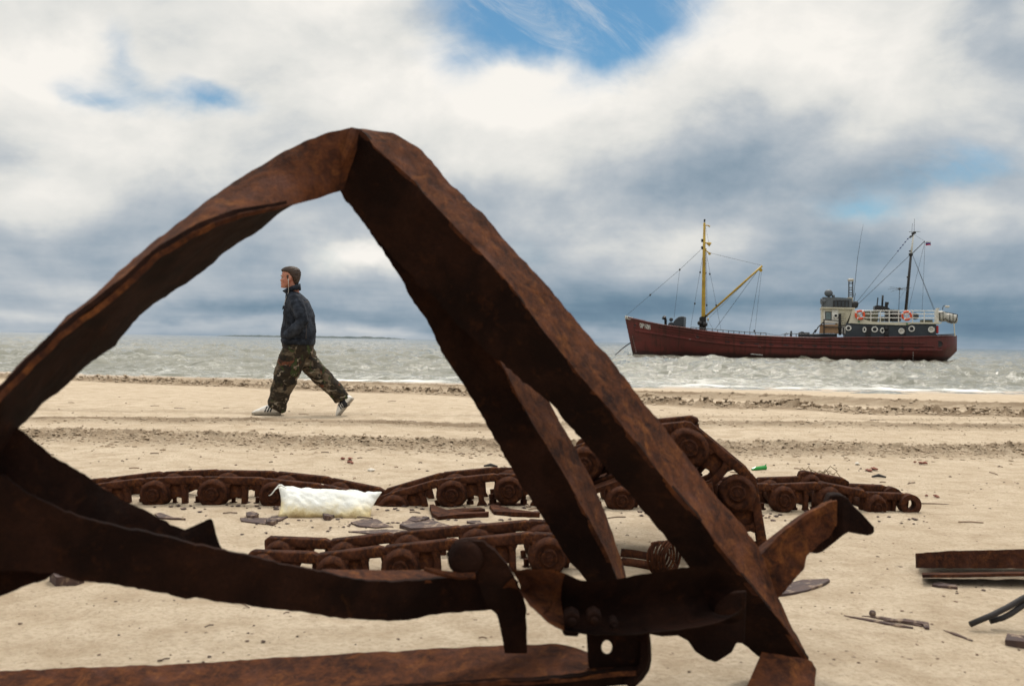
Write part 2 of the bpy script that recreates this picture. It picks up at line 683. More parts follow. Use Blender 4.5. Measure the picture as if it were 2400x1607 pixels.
k = NT('beach_sand')
big = k.noise(0.7, 5, .6)
fine = k.noise(55, 6, .7)
col = k.mix(k.ramp(big, [(.35, 0.0), (.68, 1.0)]), (.64, .53, .395), (.56, .455, .33))
col = k.mix(k.ramp(k.noise(5, 6, .65), [(.42, 0.0), (.66, .8)]), col, (.42, .32, .215))
col = k.mix(k.ramp(fine, [(.30, .75), (.55, 0.0)]), col, (.36, .265, .175))
col = k.mix(k.ramp(k.noise(24, 3, .5), [(.69, 0.0), (.74, .75)]), col, (.13, .085, .06))
col = k.mix(k.ramp(k.noise(3.3, 6, .7, stretch=(.35, 2.2, 1)), [(.60, 0.0), (.70, .45)]), col, (.37, .275, .185))
wet = k.attr('wet')
col = k.mix(wet, col, (.20, .14, .085))
shore = k.attr('shore')
col = k.mix(shore, col, (.47, .385, .30))
k.set('Base Color', col)
rg = k.mix(shore, (.95, .95, .95), (.55, .55, .55))
k.set('Roughness', rg)
k.set('Specular IOR Level', .25)
n1 = k.bump(fine, .018, .9)
n2 = k.bump(k.noise(150, 3, .6), .006, .7, n1)
k.bump(k.noise(14, 5, .6), .022, .6, n2)
M['sand'] = k.m

ys = np.concatenate([np.array([-120, -60, -30, -12, -5, -2, -.5, .4, .8]), np.arange(1.1, 4.2, .02), np.arange(4.2, 7.6, .022),
                     np.arange(7.6, 10.0, .022), np.arange(10.0, 13.2, .03), np.arange(13.2, 26.5, .06), np.arange(26.5, 34, .25),
                     np.array([36, 40, 50, 80])])
inner = np.linspace(-1, 1, 640)
ss = np.concatenate([[-40, -14, -6, -3, -2, -1.4, -1.15], inner, [1.15, 1.4, 2, 3, 6, 14, 40]])
X, Y = fan(ys, ss, lambda y: .62 * np.clip(y, 1.5, 36) + .35)
Z, WET = sand_z(X, Y)
SH = np.clip((Y - 24.3 - .5 * fbm(X * .3, Y * .3, 81, 2)) / 2.2, 0, 1)
sand = sheet('sand', X, Y, Z, M['sand'], {'wet': WET, 'shore': SH})
tag(sand, 'pale tan sand beach with tyre ruts running along the water', kind='structure')

# broken clods thrown up along the tyre lines
mb_clods = MB()
PENT = [(math.cos(a), math.sin(a)) for a in [i * 2 * PI / 5 for i in range(5)]]


def lump(mb, p, r, sq=.6, jit=.3):
    vs = []
    for zz, rr in ((-.5, .8), (.25, 1.0)):
        rot = random.random() * 6
        for i in range(5):
            a = rot + i * 2 * PI / 5
            j = 1 + random.uniform(-jit, jit)
            vs.append((p[0] + math.cos(a) * r * rr * j, p[1] + math.sin(a) * r * rr * j, p[2] + zz * r * sq * (1 + random.uniform(-jit, jit))))
    vs.append((p[0] + random.uniform(-.3, .3) * r, p[1] + random.uniform(-.3, .3) * r, p[2] + r * sq * random.uniform(.7, 1.1)))
    fs = [(i, (i + 1) % 5, 5 + (i + 1) % 5, 5 + i) for i in range(5)] + [(5 + i, 5 + (i + 1) % 5, 10) for i in range(5)]
    mb.add(vs, fs)


for c, n, w, r0, r1 in ((RUT_C, 8500, .32, .005, .019), (RUT_A2, 4200, .20, .015, .05), (RUT_B, 2600, .22, .005, .018), (RUT_A1, 1500, .6, .012, .03), (RUT_D, 700, .3, .006, .014)):
    half = .58 * line(c, np.array([0.0]))[0]
    xs_ = np.random.uniform(-half - 1, half + 1, n)
    yy = line(c, xs_) + np.random.normal(0, w, n) + .10 * fbm(xs_ * .6, line(c, xs_) * .2, 31, 3)
    zz = sand_z(xs_, yy)[0]
    for x_, y_, z_ in zip(xs_, yy, zz):
        if c is RUT_D and x_ < 1: continue
        lump(mb_clods, (x_, y_, z_ + .002), random.uniform(r0, r1) * random.choice((.6, .8, 1, 1.25)))
k = NT('dug_sand')
k.set('Base Color', k.mix(k.ramp(k.noise(6, 5, .6), [(.4, 0.0), (.62, 1.0)]), (.44, .345, .245), (.29, .215, .14)))
k.set('Roughness', .95)
M['clod'] = k.m
tag(mb_clods.build('sand_clods', M['clod']), 'crumbled sand clods thrown up along the tyre ruts', 'sand clods', kind='stuff')

# small stones, shell bits and dark straw flecks lying about
mb_peb = MB()
for i in range(900):
    y_ = random.choice((random.uniform(2.3, 5), random.uniform(5, 8.3), random.uniform(5.5, 8), random.uniform(9, 16)))
    x_ = random.uniform(-.6, .6) * (y_ + .6)
    r = random.uniform(.0018, .006) * random.choice((.6, 1, 1, 1.4)) * (1 + y_ * .07)
    lump(mb_peb, (x_, y_, ground_z(x_, y_) + r * .2), r, .5, .4)
for i in range(650):
    y_ = random.uniform(2.3, 5.2)
    x_ = random.uniform(-.6, .6) * (y_ + .6)
    r = random.choice((.0016, .002, .0025, .0032, .0045, .0055)) * random.uniform(.8, 1.2)
    lump(mb_peb, (x_, y_, ground_z(x_, y_) + r * .2), r, .6, .4)
for i in range(170):
    y_ = random.choice((random.uniform(5.6, 8.2), random.uniform(9.5, 15), random.uniform(2.6, 8)))
    x_ = random.uniform(-.6, .6) * (y_ + .6)
    ln = random.choice((.02, .03, .05, .07, .14)) * random.uniform(.7, 1.3) * (1 if y_ > 5 else .5)
    a = random.gauss(0, .7)
    z_ = ground_z(x_, y_)
    mb_peb.tube([(x_, y_, z_ + .004), (x_ + ln * .5 * math.cos(a), y_ + ln * .5 * math.sin(a), z_ + .007), (x_ + ln * math.cos(a), y_ + ln * math.sin(a), z_ + .004)], .0022 + .0012 * (y_ > 5), 4)
M['pebble'] = paint('pebble_mix', (.09, .06, .045), (.26, .17, .11), 1.5, .85, lo=.45, hi=.6)
tag(mb_peb.build('beach_litter', M['pebble']), 'scattered dark pebbles and straw flecks on the sand', 'pebbles', kind='stuff')

# ------------------------------------------------------------------ sea
k = NT('sea_water')
foam = k.attr('foam')
fm = k.ramp(k.noise(3.0, 7, .75, .5, stretch=(.6, 1.4, 1)), [(.46, 0.0), (.66, 1.0)])
fm2 = k.mix(1.0, foam, fm, 'MULTIPLY')
solid = k.ramp(foam, [(.72, 0.0), (.98, 1.0)])
fa = k.mix(1.0, fm2, solid, 'LIGHTEN')
deep = k.mix(k.ramp(k.noise(.12, 4, .6), [(.4, 0.0), (.65, 1.0)]), (.24, .235, .19), (.15, .15, .112))
k.set('Base Color', k.mix(fa, deep, (.80, .79, .75)))
k.set('Roughness', k.mix(fa, (.07, .07, .07), (.8, .8, .8)))
k.set('IOR', 1.33)
b1 = k.bump(k.noise(2.2, 6, .62, stretch=(.45, 1.2, 1)), .13, .9)
k.bump(k.noise(9, 4, .6, stretch=(.5, 1.1, 1)), .03, .6, b1)
M['sea'] = k.m

ys = [24.0]
while ys[-1] < 30000:
    y_ = ys[-1]
    ys.append(y_ + (.11 if y_ < 36 else max(.11, (y_ - 28) * .0135)))
ys = np.array(ys)
ss = np.concatenate([[-40, -10, -4, -2, -1.3], np.linspace(-1, 1, 520), [1.3, 2, 4, 10, 40]])
X, Y = fan(ys, ss, lambda y: .62 * np.clip(y, 5, 1e9) + 1)
near = np.clip((Y - 27) / 12, 0, 1)
fade = np.clip(1 - (Y - 350) / 500, 0, 1)
a1 = fbm(X * .10 + .02 * Y, Y * .28, 101, 4, .55)
a2 = fbm(X * .45 - .05 * Y, Y * 1.15, 111, 4, .62)
ridge = 1 - np.abs(fbm(X * .16 + .04 * Y, Y * .42, 121, 3)) * 2.2
a3 = fbm(X * 1.2 + .1 * Y, Y * 2.6, 115, 3, .6)
Zs = SEA_Z + (.12 * a1 + .30 * a2 + .22 * a3 + .09 * (ridge - .5)) * (.28 + .72 * near) * fade
# little breakers rolling in
wl = Y - 28.0 - .9 * fbm(X * .16, X * 0, 131, 3)
brk = 0
FO = np.zeros_like(X)
for off, amp, wd, sd_ in ((2.6, .09, .55, 1), (5.6, .13, .8, 2), (9.5, .13, 1.0, 3), (15, .12, 1.3, 4)):
    pos = wl - off - 1.3 * fbm(X * .12, X * 0 + sd_ * 9.0, 141 + sd_, 3)
    on = np.clip(fbm(X * .11, X * 0 + sd_ * 3.3, 151 + sd_, 3) * 3 + .55, 0, 1)
    Zs += amp * on * g(pos, wd)
    FO = np.maximum(FO, on * .52 * g(pos + wd * .5, wd * .8))
edge = Y - 27.1 - .35 * fbm(X * .5, X * 0, 161, 3)
FO = np.maximum(FO, (.95 + .8 * fbm(X * .25, X * 0 + 4, 163, 3)) * g(edge - .7, .9))
FO = np.maximum(FO, .66 * g(wl - 2.0, 2.2))
FO = np.clip(FO + .15 * fbm(X * .5, Y * .8, 171, 3) * (Y < 45), 0, 1)
FO *= (Y < 60)
sea = sheet('sea', X, Y, Zs, M['sea'], {'foam': FO})
tag(sea, 'choppy grey green sea with a foamy edge', kind='structure')

# low wooded coast on the skyline
mb = MB()
for u0, u1, hgt, d in ((508, 905, 5.2, 2600), (700, 945, 6.0, 2900)):
    n = 60
    top, bot, tb = [], [], []
    for i in range(n + 1):
        t = i / n
        u = u0 + (u1 - u0) * t
        x = (u - 1200) / F * d
        e_ = min(1, t * 5, (1 - t) * 6) ** .6
        h = SEA_Z + .9 + e_ * hgt * (.62 + .55 * abs(mnoise.noise(Vector((x * .02, d, 0)))) + .25 * mnoise.noise(Vector((x * .11, 3, d))))
        bot.append((x, d, SEA_Z - 1))
        top.append((x, d + 6, h))
        tb.append((x, d + 160, SEA_Z - 1))
    b0 = len(mb.v)
    mb.v += bot + top + tb
    m_ = n + 1
    for i in range(n):
        mb.f.append((b0 + i, b0 + i + 1, b0 + m_ + i + 1, b0 + m_ + i))
        mb.f.append((b0 + m_ + i, b0 + m_ + i + 1, b0 + 2 * m_ + i + 1, b0 + 2 * m_ + i))
M['coast'] = paint('coast_hazed', (.13, .16, .165), (.17, .195, .195), .02, .9)  # scrub greyed and lightened: distance haze painted into its colour
tag(mb.build('coast', M['coast']), 'low wooded coast far off on the horizon', kind='structure')
# ------------------------------------------------------------------ bent steel in the foreground
def resample(pts, n, smooth=True):
    """n points along a polyline of (u, v, d)"""
    P = [np.array(p, float) for p in pts]
    L_ = [0.0]
    for a, b in zip(P, P[1:]):
        L_.append(L_[-1] + math.hypot(b[0] - a[0], b[1] - a[1]) + 1e-6)
    ts = np.linspace(0, L_[-1], n)
    return [np.array([np.interp(t, L_, [p[i] for p in P]) for i in range(3)]) for t in ts]


def plate(name, e0, e1, thick, parent, mat, n=60, m=8, rough=.004, edge=.005, bend=0.0, seed=0, label=None, keep_edge0=False, keep_edge1=False):
    """rolled steel: a sheet of real thickness between two edges e0 and e1 ((u, v, d) points); bend bows it away"""
    A, B = resample(e0, n), resample(e1, n)
    G = []
    for i in range(n):
        pa, pb = at(*A[i]), at(*B[i])
        row = []
        for j in range(m + 1):
            s = j / m
            p = pa.lerp(pb, s)
            row.append(p)
        G.append(row)

    def normal(i, j):
        a = G[min(i + 1, n - 1)][j] - G[max(i - 1, 0)][j]
        b = G[i][min(j + 1, m)] - G[i][max(j - 1, 0)]
        c = a.cross(b)
        if c.length < 1e-9: return Vector((0, -1, 0))
        c.normalize()
        return c if c.dot(CAM - G[i][j]) > 0 else -c
    N = [[normal(i, j) for j in range(m + 1)] for i in range(n)]
    V = []
    for i in range(n):
        for j in range(m + 1):
            s = j / m
            p = G[i][j].copy()
            q = p * 9 + Vector((seed * 3.1, 0, 0))
            p += N[i][j] * (rough * (mnoise.noise(q) + .6 * mnoise.noise(q * 3.3) + .3 * mnoise.noise(q * 9)))
            p -= N[i][j] * (bend * 4 * s * (1 - s))
            if j in (0, m) and not (keep_edge0 and j == 0) and not (keep_edge1 and j == m):
                w = (G[i][1] - G[i][0]).normalized() if j == 0 else (G[i][m] - G[i][m - 1]).normalized()
                k_ = .5 * mnoise.noise(p * 14) + .9 * mnoise.noise(p * 40 + Vector((5, seed, 0))) + .7 * mnoise.noise(p * 85)
                p += w * edge * k_ * (1 if j else -1)
            V.append(p)
    nf = len(V)
    for i in range(n):
        for j in range(m + 1):
            V.append(V[i * (m + 1) + j] - N[i][j] * thick)
    Fs = []
    w = m + 1
    for i in range(n - 1):
        for j in range(m):
            a = i * w + j
            Fs.append((a, a + 1, a + w + 1, a + w))
            Fs.append((nf + a, nf + a + w, nf + a + w + 1, nf + a + 1))
    for i in range(n - 1):
        for j in (0, m):
            a = i * w + j
            Fs.append((a, a + w, nf + a + w, nf + a))
    for j in range(m):
        for i in (0, n - 1):
            a = i * w + j
            Fs.append((a, a + 1, nf + a + 1, nf + a))
    mb = MB().add(V, Fs)
    o = mb.build(name, mat, parent, smooth=True)
    o.data.set_sharp_from_angle(angle=math.radians(38))
    if label: o['label'] = label
    return o


def outline(name, poly, thick, parent, mat, label=None, sub=5, rough=.004, dfun=None, hole=None):
    """a torn or cut plate from its outline of (u, v, d) points, given real thickness and a little unevenness"""
    bm = bmesh.new()
    vs = [bm.verts.new(at(*p)) for p in poly]
    f = bm.faces.new(vs)
    if hole:
        hv = [bm.verts.new(at(*p)) for p in hole]
        es = [bm.edges.new((hv[i], hv[(i + 1) % len(hv)])) for i in range(len(hv))]
        eo = list(f.edges)
        bm.faces.remove(f)
        bmesh.ops.triangle_fill(bm, edges=es + eo, use_beauty=True)
    else:
        bmesh.ops.triangulate(bm, faces=[f])
    for _ in range(sub if not hole else 0):
        pass
    bmesh.ops.recalc_face_normals(bm, faces=bm.faces)
    nsum = Vector((0, 0, 0))
    for q in bm.faces: nsum += q.normal * q.calc_area()
    cen = sum((v.co for v in bm.verts), Vector()) / len(bm.verts)
    if nsum.dot(CAM - cen) < 0:
        bmesh.ops.reverse_faces(bm, faces=bm.faces)
    ex = bmesh.ops.extrude_face_region(bm, geom=list(bm.faces))
    nv = [e for e in ex['geom'] if isinstance(e, bmesh.types.BMVert)]
    view = (cen - CAM).normalized()
    for v in nv: v.co += Vector((view.x * .3, 1, 0)).normalized() * thick
    bmesh.ops.recalc_face_normals(bm, faces=bm.faces)
    es = [e for e in bm.edges if len(e.link_faces) == 2 and e.calc_face_angle(0) > .8]
    bmesh.ops.bevel(bm, geom=es, offset=min(.003, thick * .3), segments=1, affect='EDGES')
    for v in bm.verts:
        v.co += Vector((mnoise.noise(v.co * 20), 0, mnoise.noise(v.co * 20 + Vector((9, 0, 0))))) * rough
    org = ORIGIN[parent.name] if parent is not None else cen
    for v in bm.verts: v.co -= org
    me = bpy.data.meshes.new(name)
    bm.to_mesh(me)
    bm.free()
    o = put(name, me, mat, parent, org)
    if label: o['label'] = label
    return o


FR = empty('bent_steel_frame', at(1830, 1590, 2.72), 'huge rusty angle iron frame bent to a peak, looming in the foreground', 'steel frame')
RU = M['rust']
RB = M['rust_orange_lit']

# the bent strap rising from the left to the peak: sloping outer face and the underside turned in
outer = [(-260, 1120, 1.92), (-90, 985, 1.98), (15, 894, 2.02), (57, 842, 2.05), (115, 781, 2.09), (161, 735, 2.12), (207, 701, 2.15), (268, 645, 2.19), (344, 584, 2.23), (406, 535, 2.27), (478, 474, 2.31), (551, 423, 2.36), (600, 394, 2.39), (649, 366, 2.42), (710, 334, 2.46), (770, 311, 2.50), (822, 299, 2.53), (850, 304, 2.55)]
crease = [(-250, 1150, 1.93), (-80, 1008, 1.97), (15, 905, 2.00), (62, 858, 2.02), (128, 795, 2.05), (178, 752, 2.08), (232, 711, 2.10), (300, 658, 2.13), (372, 592, 2.16), (428, 557, 2.19), (492, 526, 2.23), (564, 502, 2.28), (615, 492, 2.32), (660, 484, 2.36), (705, 474, 2.41), (745, 466, 2.46), (784, 452, 2.51), (806, 446, 2.54)]
inner = [(-100, 1350, 1.99), (-20, 1140, 2.04), (40, 1004, 2.07), (69, 978, 2.10), (107, 940, 2.13), (142, 913, 2.15), (180, 878, 2.18), (214, 848, 2.21), (268, 813, 2.25), (329, 737, 2.29), (395, 694, 2.33), (436, 666, 2.36), (487, 625, 2.40), (553, 574, 2.44), (605, 543, 2.47), (651, 502, 2.49), (684, 480, 2.48)]
crease2 = [(-250, 1150, 1.932), (-80, 1008, 1.972), (15, 905, 2.002), (62, 858, 2.022), (128, 795, 2.052), (178, 752, 2.082), (232, 711, 2.102), (300, 658, 2.132), (372, 592, 2.162), (428, 557, 2.192), (492, 526, 2.232), (564, 502, 2.282), (615, 492, 2.322), (640, 487, 2.345), (668, 482, 2.37), (678, 480, 2.38), (684, 478, 2.40)]
outer = [(u, v, d + .07 * min(1, max(0, (830 - u) / 260))) for u, v, d in outer]
inner = [(u, v, d + .12 * min(1, max(0, (700 - u) / 160))) for u, v, d in inner]
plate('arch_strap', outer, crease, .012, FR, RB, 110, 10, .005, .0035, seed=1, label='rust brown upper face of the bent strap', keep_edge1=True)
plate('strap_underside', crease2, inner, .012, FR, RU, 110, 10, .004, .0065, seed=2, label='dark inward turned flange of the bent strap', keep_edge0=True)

# right leg: an angle iron, dark web towards the camera and a flange sloping up to the right
ridge = [(832, 300, 2.55), (856, 312, 2.53), (880, 348, 2.52), (905, 370, 2.52), (929, 388, 2.52), (970, 424, 2.52), (998, 459, 2.52), (1039, 503, 2.53), (1080, 547, 2.53), (1115, 580, 2.54), (1162, 632, 2.54), (1200, 673, 2.55), (1245, 736, 2.56), (1277, 779, 2.57), (1316, 827, 2.58), (1356, 878, 2.58), (1396, 922, 2.59), (1427, 957, 2.60), (1467, 1009, 2.61), (1498, 1044, 2.61), (1534, 1095, 2.62), (1574, 1141, 2.63), (1634, 1207, 2.64), (1670, 1261, 2.65), (1706, 1306, 2.66), (1746, 1355, 2.67), (1787, 1405, 2.68), (1828, 1455, 2.69), (1864, 1504, 2.70), (1895, 1545, 2.70)]
web_l = [(800, 404, 2.57), (793, 428, 2.58), (797, 445, 2.59), (808, 467, 2.59), (836, 503, 2.60), (866, 542, 2.60), (900, 580, 2.61), (940, 622, 2.61), (985, 668, 2.61), (1030, 712, 2.61), (1085, 772, 2.62), (1140, 822, 2.62), (1200, 872, 2.63), (1250, 912, 2.63), (1293, 947, 2.64), (1324, 985, 2.65), (1364, 1030, 2.66), (1415, 1090, 2.67), (1463, 1143, 2.68), (1498, 1186, 2.69), (1526, 1218, 2.69), (1557, 1252, 2.70), (1589, 1292, 2.71), (1625, 1340, 2.72), (1660, 1400, 2.73), (1700, 1462, 2.74), (1735, 1506, 2.745), (1755, 1518, 2.745), (1773, 1536, 2.75), (1786, 1540, 2.75)]
flange = [(832, 299, 2.565), (874, 306, 2.58), (918, 311, 2.60), (943, 325, 2.61), (976, 342, 2.62), (1011, 377, 2.63), (1050, 424, 2.64), (1094, 467, 2.65), (1137, 508, 2.66), (1176, 552, 2.67), (1222, 604, 2.68), (1271, 656, 2.69), (1305, 700, 2.70), (1352, 751, 2.71), (1396, 803, 2.72), (1432, 845, 2.72), (1467, 886, 2.73), (1502, 937, 2.74), (1550, 993, 2.75), (1589, 1044, 2.76), (1634, 1103, 2.77), (1683, 1166, 2.78), (1733, 1222, 2.79), (1773, 1276, 2.79), (1800, 1330, 2.79), (1823, 1398, 2.78), (1850, 1455, 2.77), (1877, 1504, 2.75), (1890, 1530, 2.72), (1896, 1546, 2.705)]
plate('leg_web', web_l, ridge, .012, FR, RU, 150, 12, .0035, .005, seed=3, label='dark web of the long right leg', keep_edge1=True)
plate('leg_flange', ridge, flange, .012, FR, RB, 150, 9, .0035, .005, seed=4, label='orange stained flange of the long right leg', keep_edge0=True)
# folded lip where strap and leg meet at the peak
plate('peak_fold', [(838, 301, 2.50), (826, 335, 2.50), (812, 370, 2.505), (796, 402, 2.52)], [(822, 300, 2.515), (806, 340, 2.515), (793, 368, 2.52), (780, 400, 2.53)], .010, FR, RB, 20, 4, .002, .002, seed=5)

# left leg: a second angle iron fanning out behind
lw_l = [(800, 440, 2.68), (836, 500, 2.69), (863, 537, 2.70), (885, 570, 2.70), (902, 595, 2.71), (924, 629, 2.71), (943, 659, 2.72), (957, 687, 2.72), (997, 747, 2.74), (1036, 822, 2.75), (1068, 873, 2.76), (1091, 910, 2.77), (1123, 962, 2.78), (1154, 1018, 2.79), (1190, 1080, 2.80), (1222, 1139, 2.81), (1253, 1183, 2.81), (1285, 1230, 2.82), (1316, 1285, 2.83), (1344, 1325, 2.84), (1362, 1345, 2.84), (1375, 1362, 2.84)]
lw_r = [(900, 420, 2.66), (930, 470, 2.67), (955, 510, 2.67), (985, 550, 2.68), (1010, 590, 2.69), (1040, 640, 2.69), (1070, 690, 2.70), (1100, 735, 2.71), (1130, 780, 2.72), (1160, 826, 2.73), (1190, 886, 2.74), (1207, 918, 2.75), (1222, 945, 2.755), (1253, 1001, 2.76), (1293, 1064, 2.77), (1324, 1115, 2.78), (1356, 1175, 2.79), (1388, 1230, 2.80), (1419, 1289, 2.81), (1431, 1320, 2.82), (1442, 1346, 2.82), (1448, 1362, 2.82)]
lf_r = [(960, 440, 2.80), (1000, 500, 2.81), (1030, 550, 2.82), (1060, 600, 2.83), (1090, 650, 2.83), (1115, 690, 2.84), (1140, 730, 2.84), (1170, 780, 2.85), (1195, 820, 2.86), (1222, 866, 2.87), (1253, 898, 2.88), (1275, 925, 2.88), (1293, 949, 2.89), (1328, 1016, 2.90), (1356, 1064, 2.91), (1388, 1123, 2.92), (1407, 1171, 2.93), (1431, 1238, 2.94), (1452, 1300, 2.94), (1459, 1322, 2.95), (1467, 1346, 2.95), (1472, 1362, 2.95)]
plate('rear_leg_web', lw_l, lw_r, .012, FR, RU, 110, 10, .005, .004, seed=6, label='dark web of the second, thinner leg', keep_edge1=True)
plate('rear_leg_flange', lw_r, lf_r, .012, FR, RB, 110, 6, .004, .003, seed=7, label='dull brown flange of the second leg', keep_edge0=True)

# the dark strut falling from the left corner, with its torn tab
st_t = [(-160, 905, 2.12), (10, 985, 2.16), (54, 1008, 2.17), (90, 1042, 2.19), (126, 1071, 2.21), (180, 1098, 2.24), (235, 1139, 2.27), (280, 1166, 2.30), (343, 1198, 2.33), (397, 1226, 2.36), (433, 1241, 2.38), (462, 1228, 2.39), (496, 1213, 2.40), (506, 1240, 2.405), (514, 1268, 2.41), (522, 1291, 2.41)]
st_b = [(-160, 1300, 2.06), (10, 1290, 2.11), (54, 1290, 2.13), (90, 1290, 2.15), (126, 1292, 2.17), (180, 1294, 2.20), (235, 1296, 2.23), (280, 1298, 2.26), (343, 1300, 2.30), (397, 1304, 2.33), (433, 1308, 2.35), (462, 1310, 2.37), (480, 1310, 2.38), (496, 1312, 2.39), (508, 1314, 2.40), (516, 1316, 2.40)]
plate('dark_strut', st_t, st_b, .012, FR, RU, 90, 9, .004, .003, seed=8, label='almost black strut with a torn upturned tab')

# the sagging lower band
bd_t = [(-240, 1080, 1.95), (15, 1118, 2.06), (80, 1166, 2.09), (149, 1200, 2.12), (253, 1229, 2.17), (330, 1246, 2.21), (406, 1262, 2.25), (521, 1290, 2.31), (568, 1299, 2.34), (650, 1318, 2.38), (719, 1333, 2.42), (763, 1339, 2.44), (807, 1350, 2.46), (842, 1358, 2.48), (893, 1362, 2.50), (944, 1362, 2.52), (995, 1358, 2.54), (1047, 1352, 2.56), (1098, 1345, 2.58), (1146, 1340, 2.60), (1180, 1345, 2.61), (1215, 1365, 2.62)]
bd_b = [(-240, 1300, 1.98), (15, 1338, 2.08), (80, 1340, 2.11), (130, 1345, 2.14), (190, 1363, 2.17), (289, 1371, 2.22), (388, 1389, 2.27), (437, 1405, 2.30), (458, 1398, 2.31), (519, 1410, 2.34), (585, 1419, 2.37), (671, 1430, 2.41), (720, 1437, 2.44), (773, 1445, 2.46), (842, 1451, 2.49), (910, 1454, 2.52), (961, 1451, 2.54), (1029, 1439, 2.57), (1098, 1432, 2.59), (1146, 1428, 2.61), (1180, 1432, 2.62), (1215, 1440, 2.63)]
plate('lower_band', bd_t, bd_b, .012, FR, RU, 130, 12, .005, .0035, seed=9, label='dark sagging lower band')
plate('band_lip', [(755, 1332, 2.47), (800, 1334, 2.52), (850, 1334, 2.56), (900, 1335, 2.59), (960, 1334, 2.62), (1010, 1335, 2.63), (1045, 1343, 2.60)],
      [(757, 1336, 2.45), (807, 1351, 2.465), (842, 1359, 2.485), (893, 1363, 2.505), (944, 1363, 2.525), (1005, 1358, 2.545), (1047, 1354, 2.565)], .008, FR, RB, 40, 6, .002, .002, seed=10, label='brown folded upper lip of the lower band')
plate('band_stub', [(-120, 1310, 2.10), (15, 1325, 2.17), (60, 1330, 2.19), (130, 1338, 2.22)], [(-120, 1450, 2.10), (15, 1390, 2.17), (63, 1371, 2.19), (110, 1356, 2.21)], .03, FR, RU, 24, 5, .004, .004, seed=11)
# a post off to the left carries the frame down to the sand
plate('side_post', [(-330, 1060, 1.86), (-330, 1500, 1.80), (-330, 2120, 1.72)], [(-170, 1060, 1.94), (-180, 1500, 1.86), (-190, 2120, 1.78)], .03, FR, RU, 40, 6, .004, .003, seed=12)

# curled tongue with its hole, turning down into a hanging strip
tg = [(1046, 1300, 2.50), (1052, 1284, 2.49), (1066, 1272, 2.485), (1098, 1265, 2.48), (1132, 1271, 2.48), (1159, 1291, 2.48), (1190, 1323, 2.49), (1210, 1362, 2.50), (1226, 1394, 2.51), (1233, 1420, 2.52), (1234, 1465, 2.53), (1235, 1512, 2.54), (1236, 1530, 2.545)]
tb = [(1056, 1318, 2.50), (1064, 1300, 2.49), (1080, 1290, 2.49), (1098, 1290, 2.485), (1112, 1304, 2.485), (1118, 1330, 2.49), (1122, 1365, 2.495), (1132, 1400, 2.50), (1146, 1424, 2.51), (1163, 1437, 2.52), (1173, 1470, 2.53), (1180, 1512, 2.54), (1181, 1530, 2.545)]
plate('curled_tongue', tg, tb, .016, FR, RU, 80, 8, .003, .0025, seed=13, label='strip curled over at the top and hanging down')
mb = MB()
cc_ = at(1090, 1308, 2.50)
mb.tube([at(1100, 1300, 2.62), at(1090, 1308, 2.47), at(1089, 1309, 2.455)], [.040, .044, .030], 20)
mb.build('rolled_end', RU, FR, smooth=True, bevel=.003)
plate('cup_lip', [(993, 1327, 2.46), (1030, 1334, 2.455), (1075, 1341, 2.45), (1113, 1340, 2.45)], [(996, 1331, 2.455), (1035, 1344, 2.445), (1080, 1353, 2.44), (1115, 1352, 2.44)], .01, FR, RB, 24, 3, .002, .002, seed=14, label='light rust rim under the curled end')

# trough: a half pipe lying on its side, hollow towards the camera
tr_t = [(1199, 1337, 2.50), (1215, 1335, 2.49), (1240, 1334, 2.48), (1270, 1334, 2.47), (1302, 1334, 2.46), (1325, 1344, 2.46), (1350, 1355, 2.46), (1380, 1361, 2.47), (1415, 1360, 2.47), (1450, 1356, 2.48), (1502, 1345, 2.49), (1550, 1338, 2.50), (1593, 1331, 2.51), (1640, 1327, 2.52), (1683, 1328, 2.53), (1710, 1344, 2.535), (1728, 1358, 2.54), (1740, 1374, 2.545)]
tr_b = [(1202, 1354, 2.48), (1219, 1387, 2.46), (1240, 1418, 2.44), (1266, 1441, 2.42), (1292, 1462, 2.41), (1321, 1476, 2.40), (1360, 1482, 2.40), (1400, 1486, 2.40), (1440, 1487, 2.40), (1476, 1487, 2.405), (1525, 1481, 2.41), (1560, 1477, 2.42), (1600, 1473, 2.43), (1638, 1468, 2.44), (1680, 1458, 2.46), (1706, 1449, 2.475), (1726, 1436, 2.49), (1739, 1420, 2.50)]
plate('trough', tr_t[4:], tr_b[4:], .010, FR, RU, 90, 18, .003, .002, bend=.115, seed=15, label='black half pipe lying on its side')
plate('scoop', tr_t[:6], tr_b[:6], .010, FR, RB, 30, 18, .003, .002, bend=.095, seed=25, label='orange rusted scooped end of the half pipe')
mb = MB()
for u, v, r in ((1340, 1446, .022), (1392, 1443, .020), (1438, 1457, .012)):
    c = at(u, v, 2.425)
    mb.tube([c + Vector((0, .03, .0)), c + Vector((0, -.012, -.004))], r, 6)
    mb.tube([c + Vector((0, -.012, -.004)), c + Vector((0, -.024, -.008))], r * .5, 10)
mb.build('bolt_heads', RU, FR, bevel=.003)
for a, b, c_ in ((1316, 1358, 1487),):
    outline('bolt_end', [(a, 1474, 2.45), (b, 1478, 2.45), (b - 3, 1490, 2.45), (a + 6, 1490, 2.45)], .02, FR, RU)

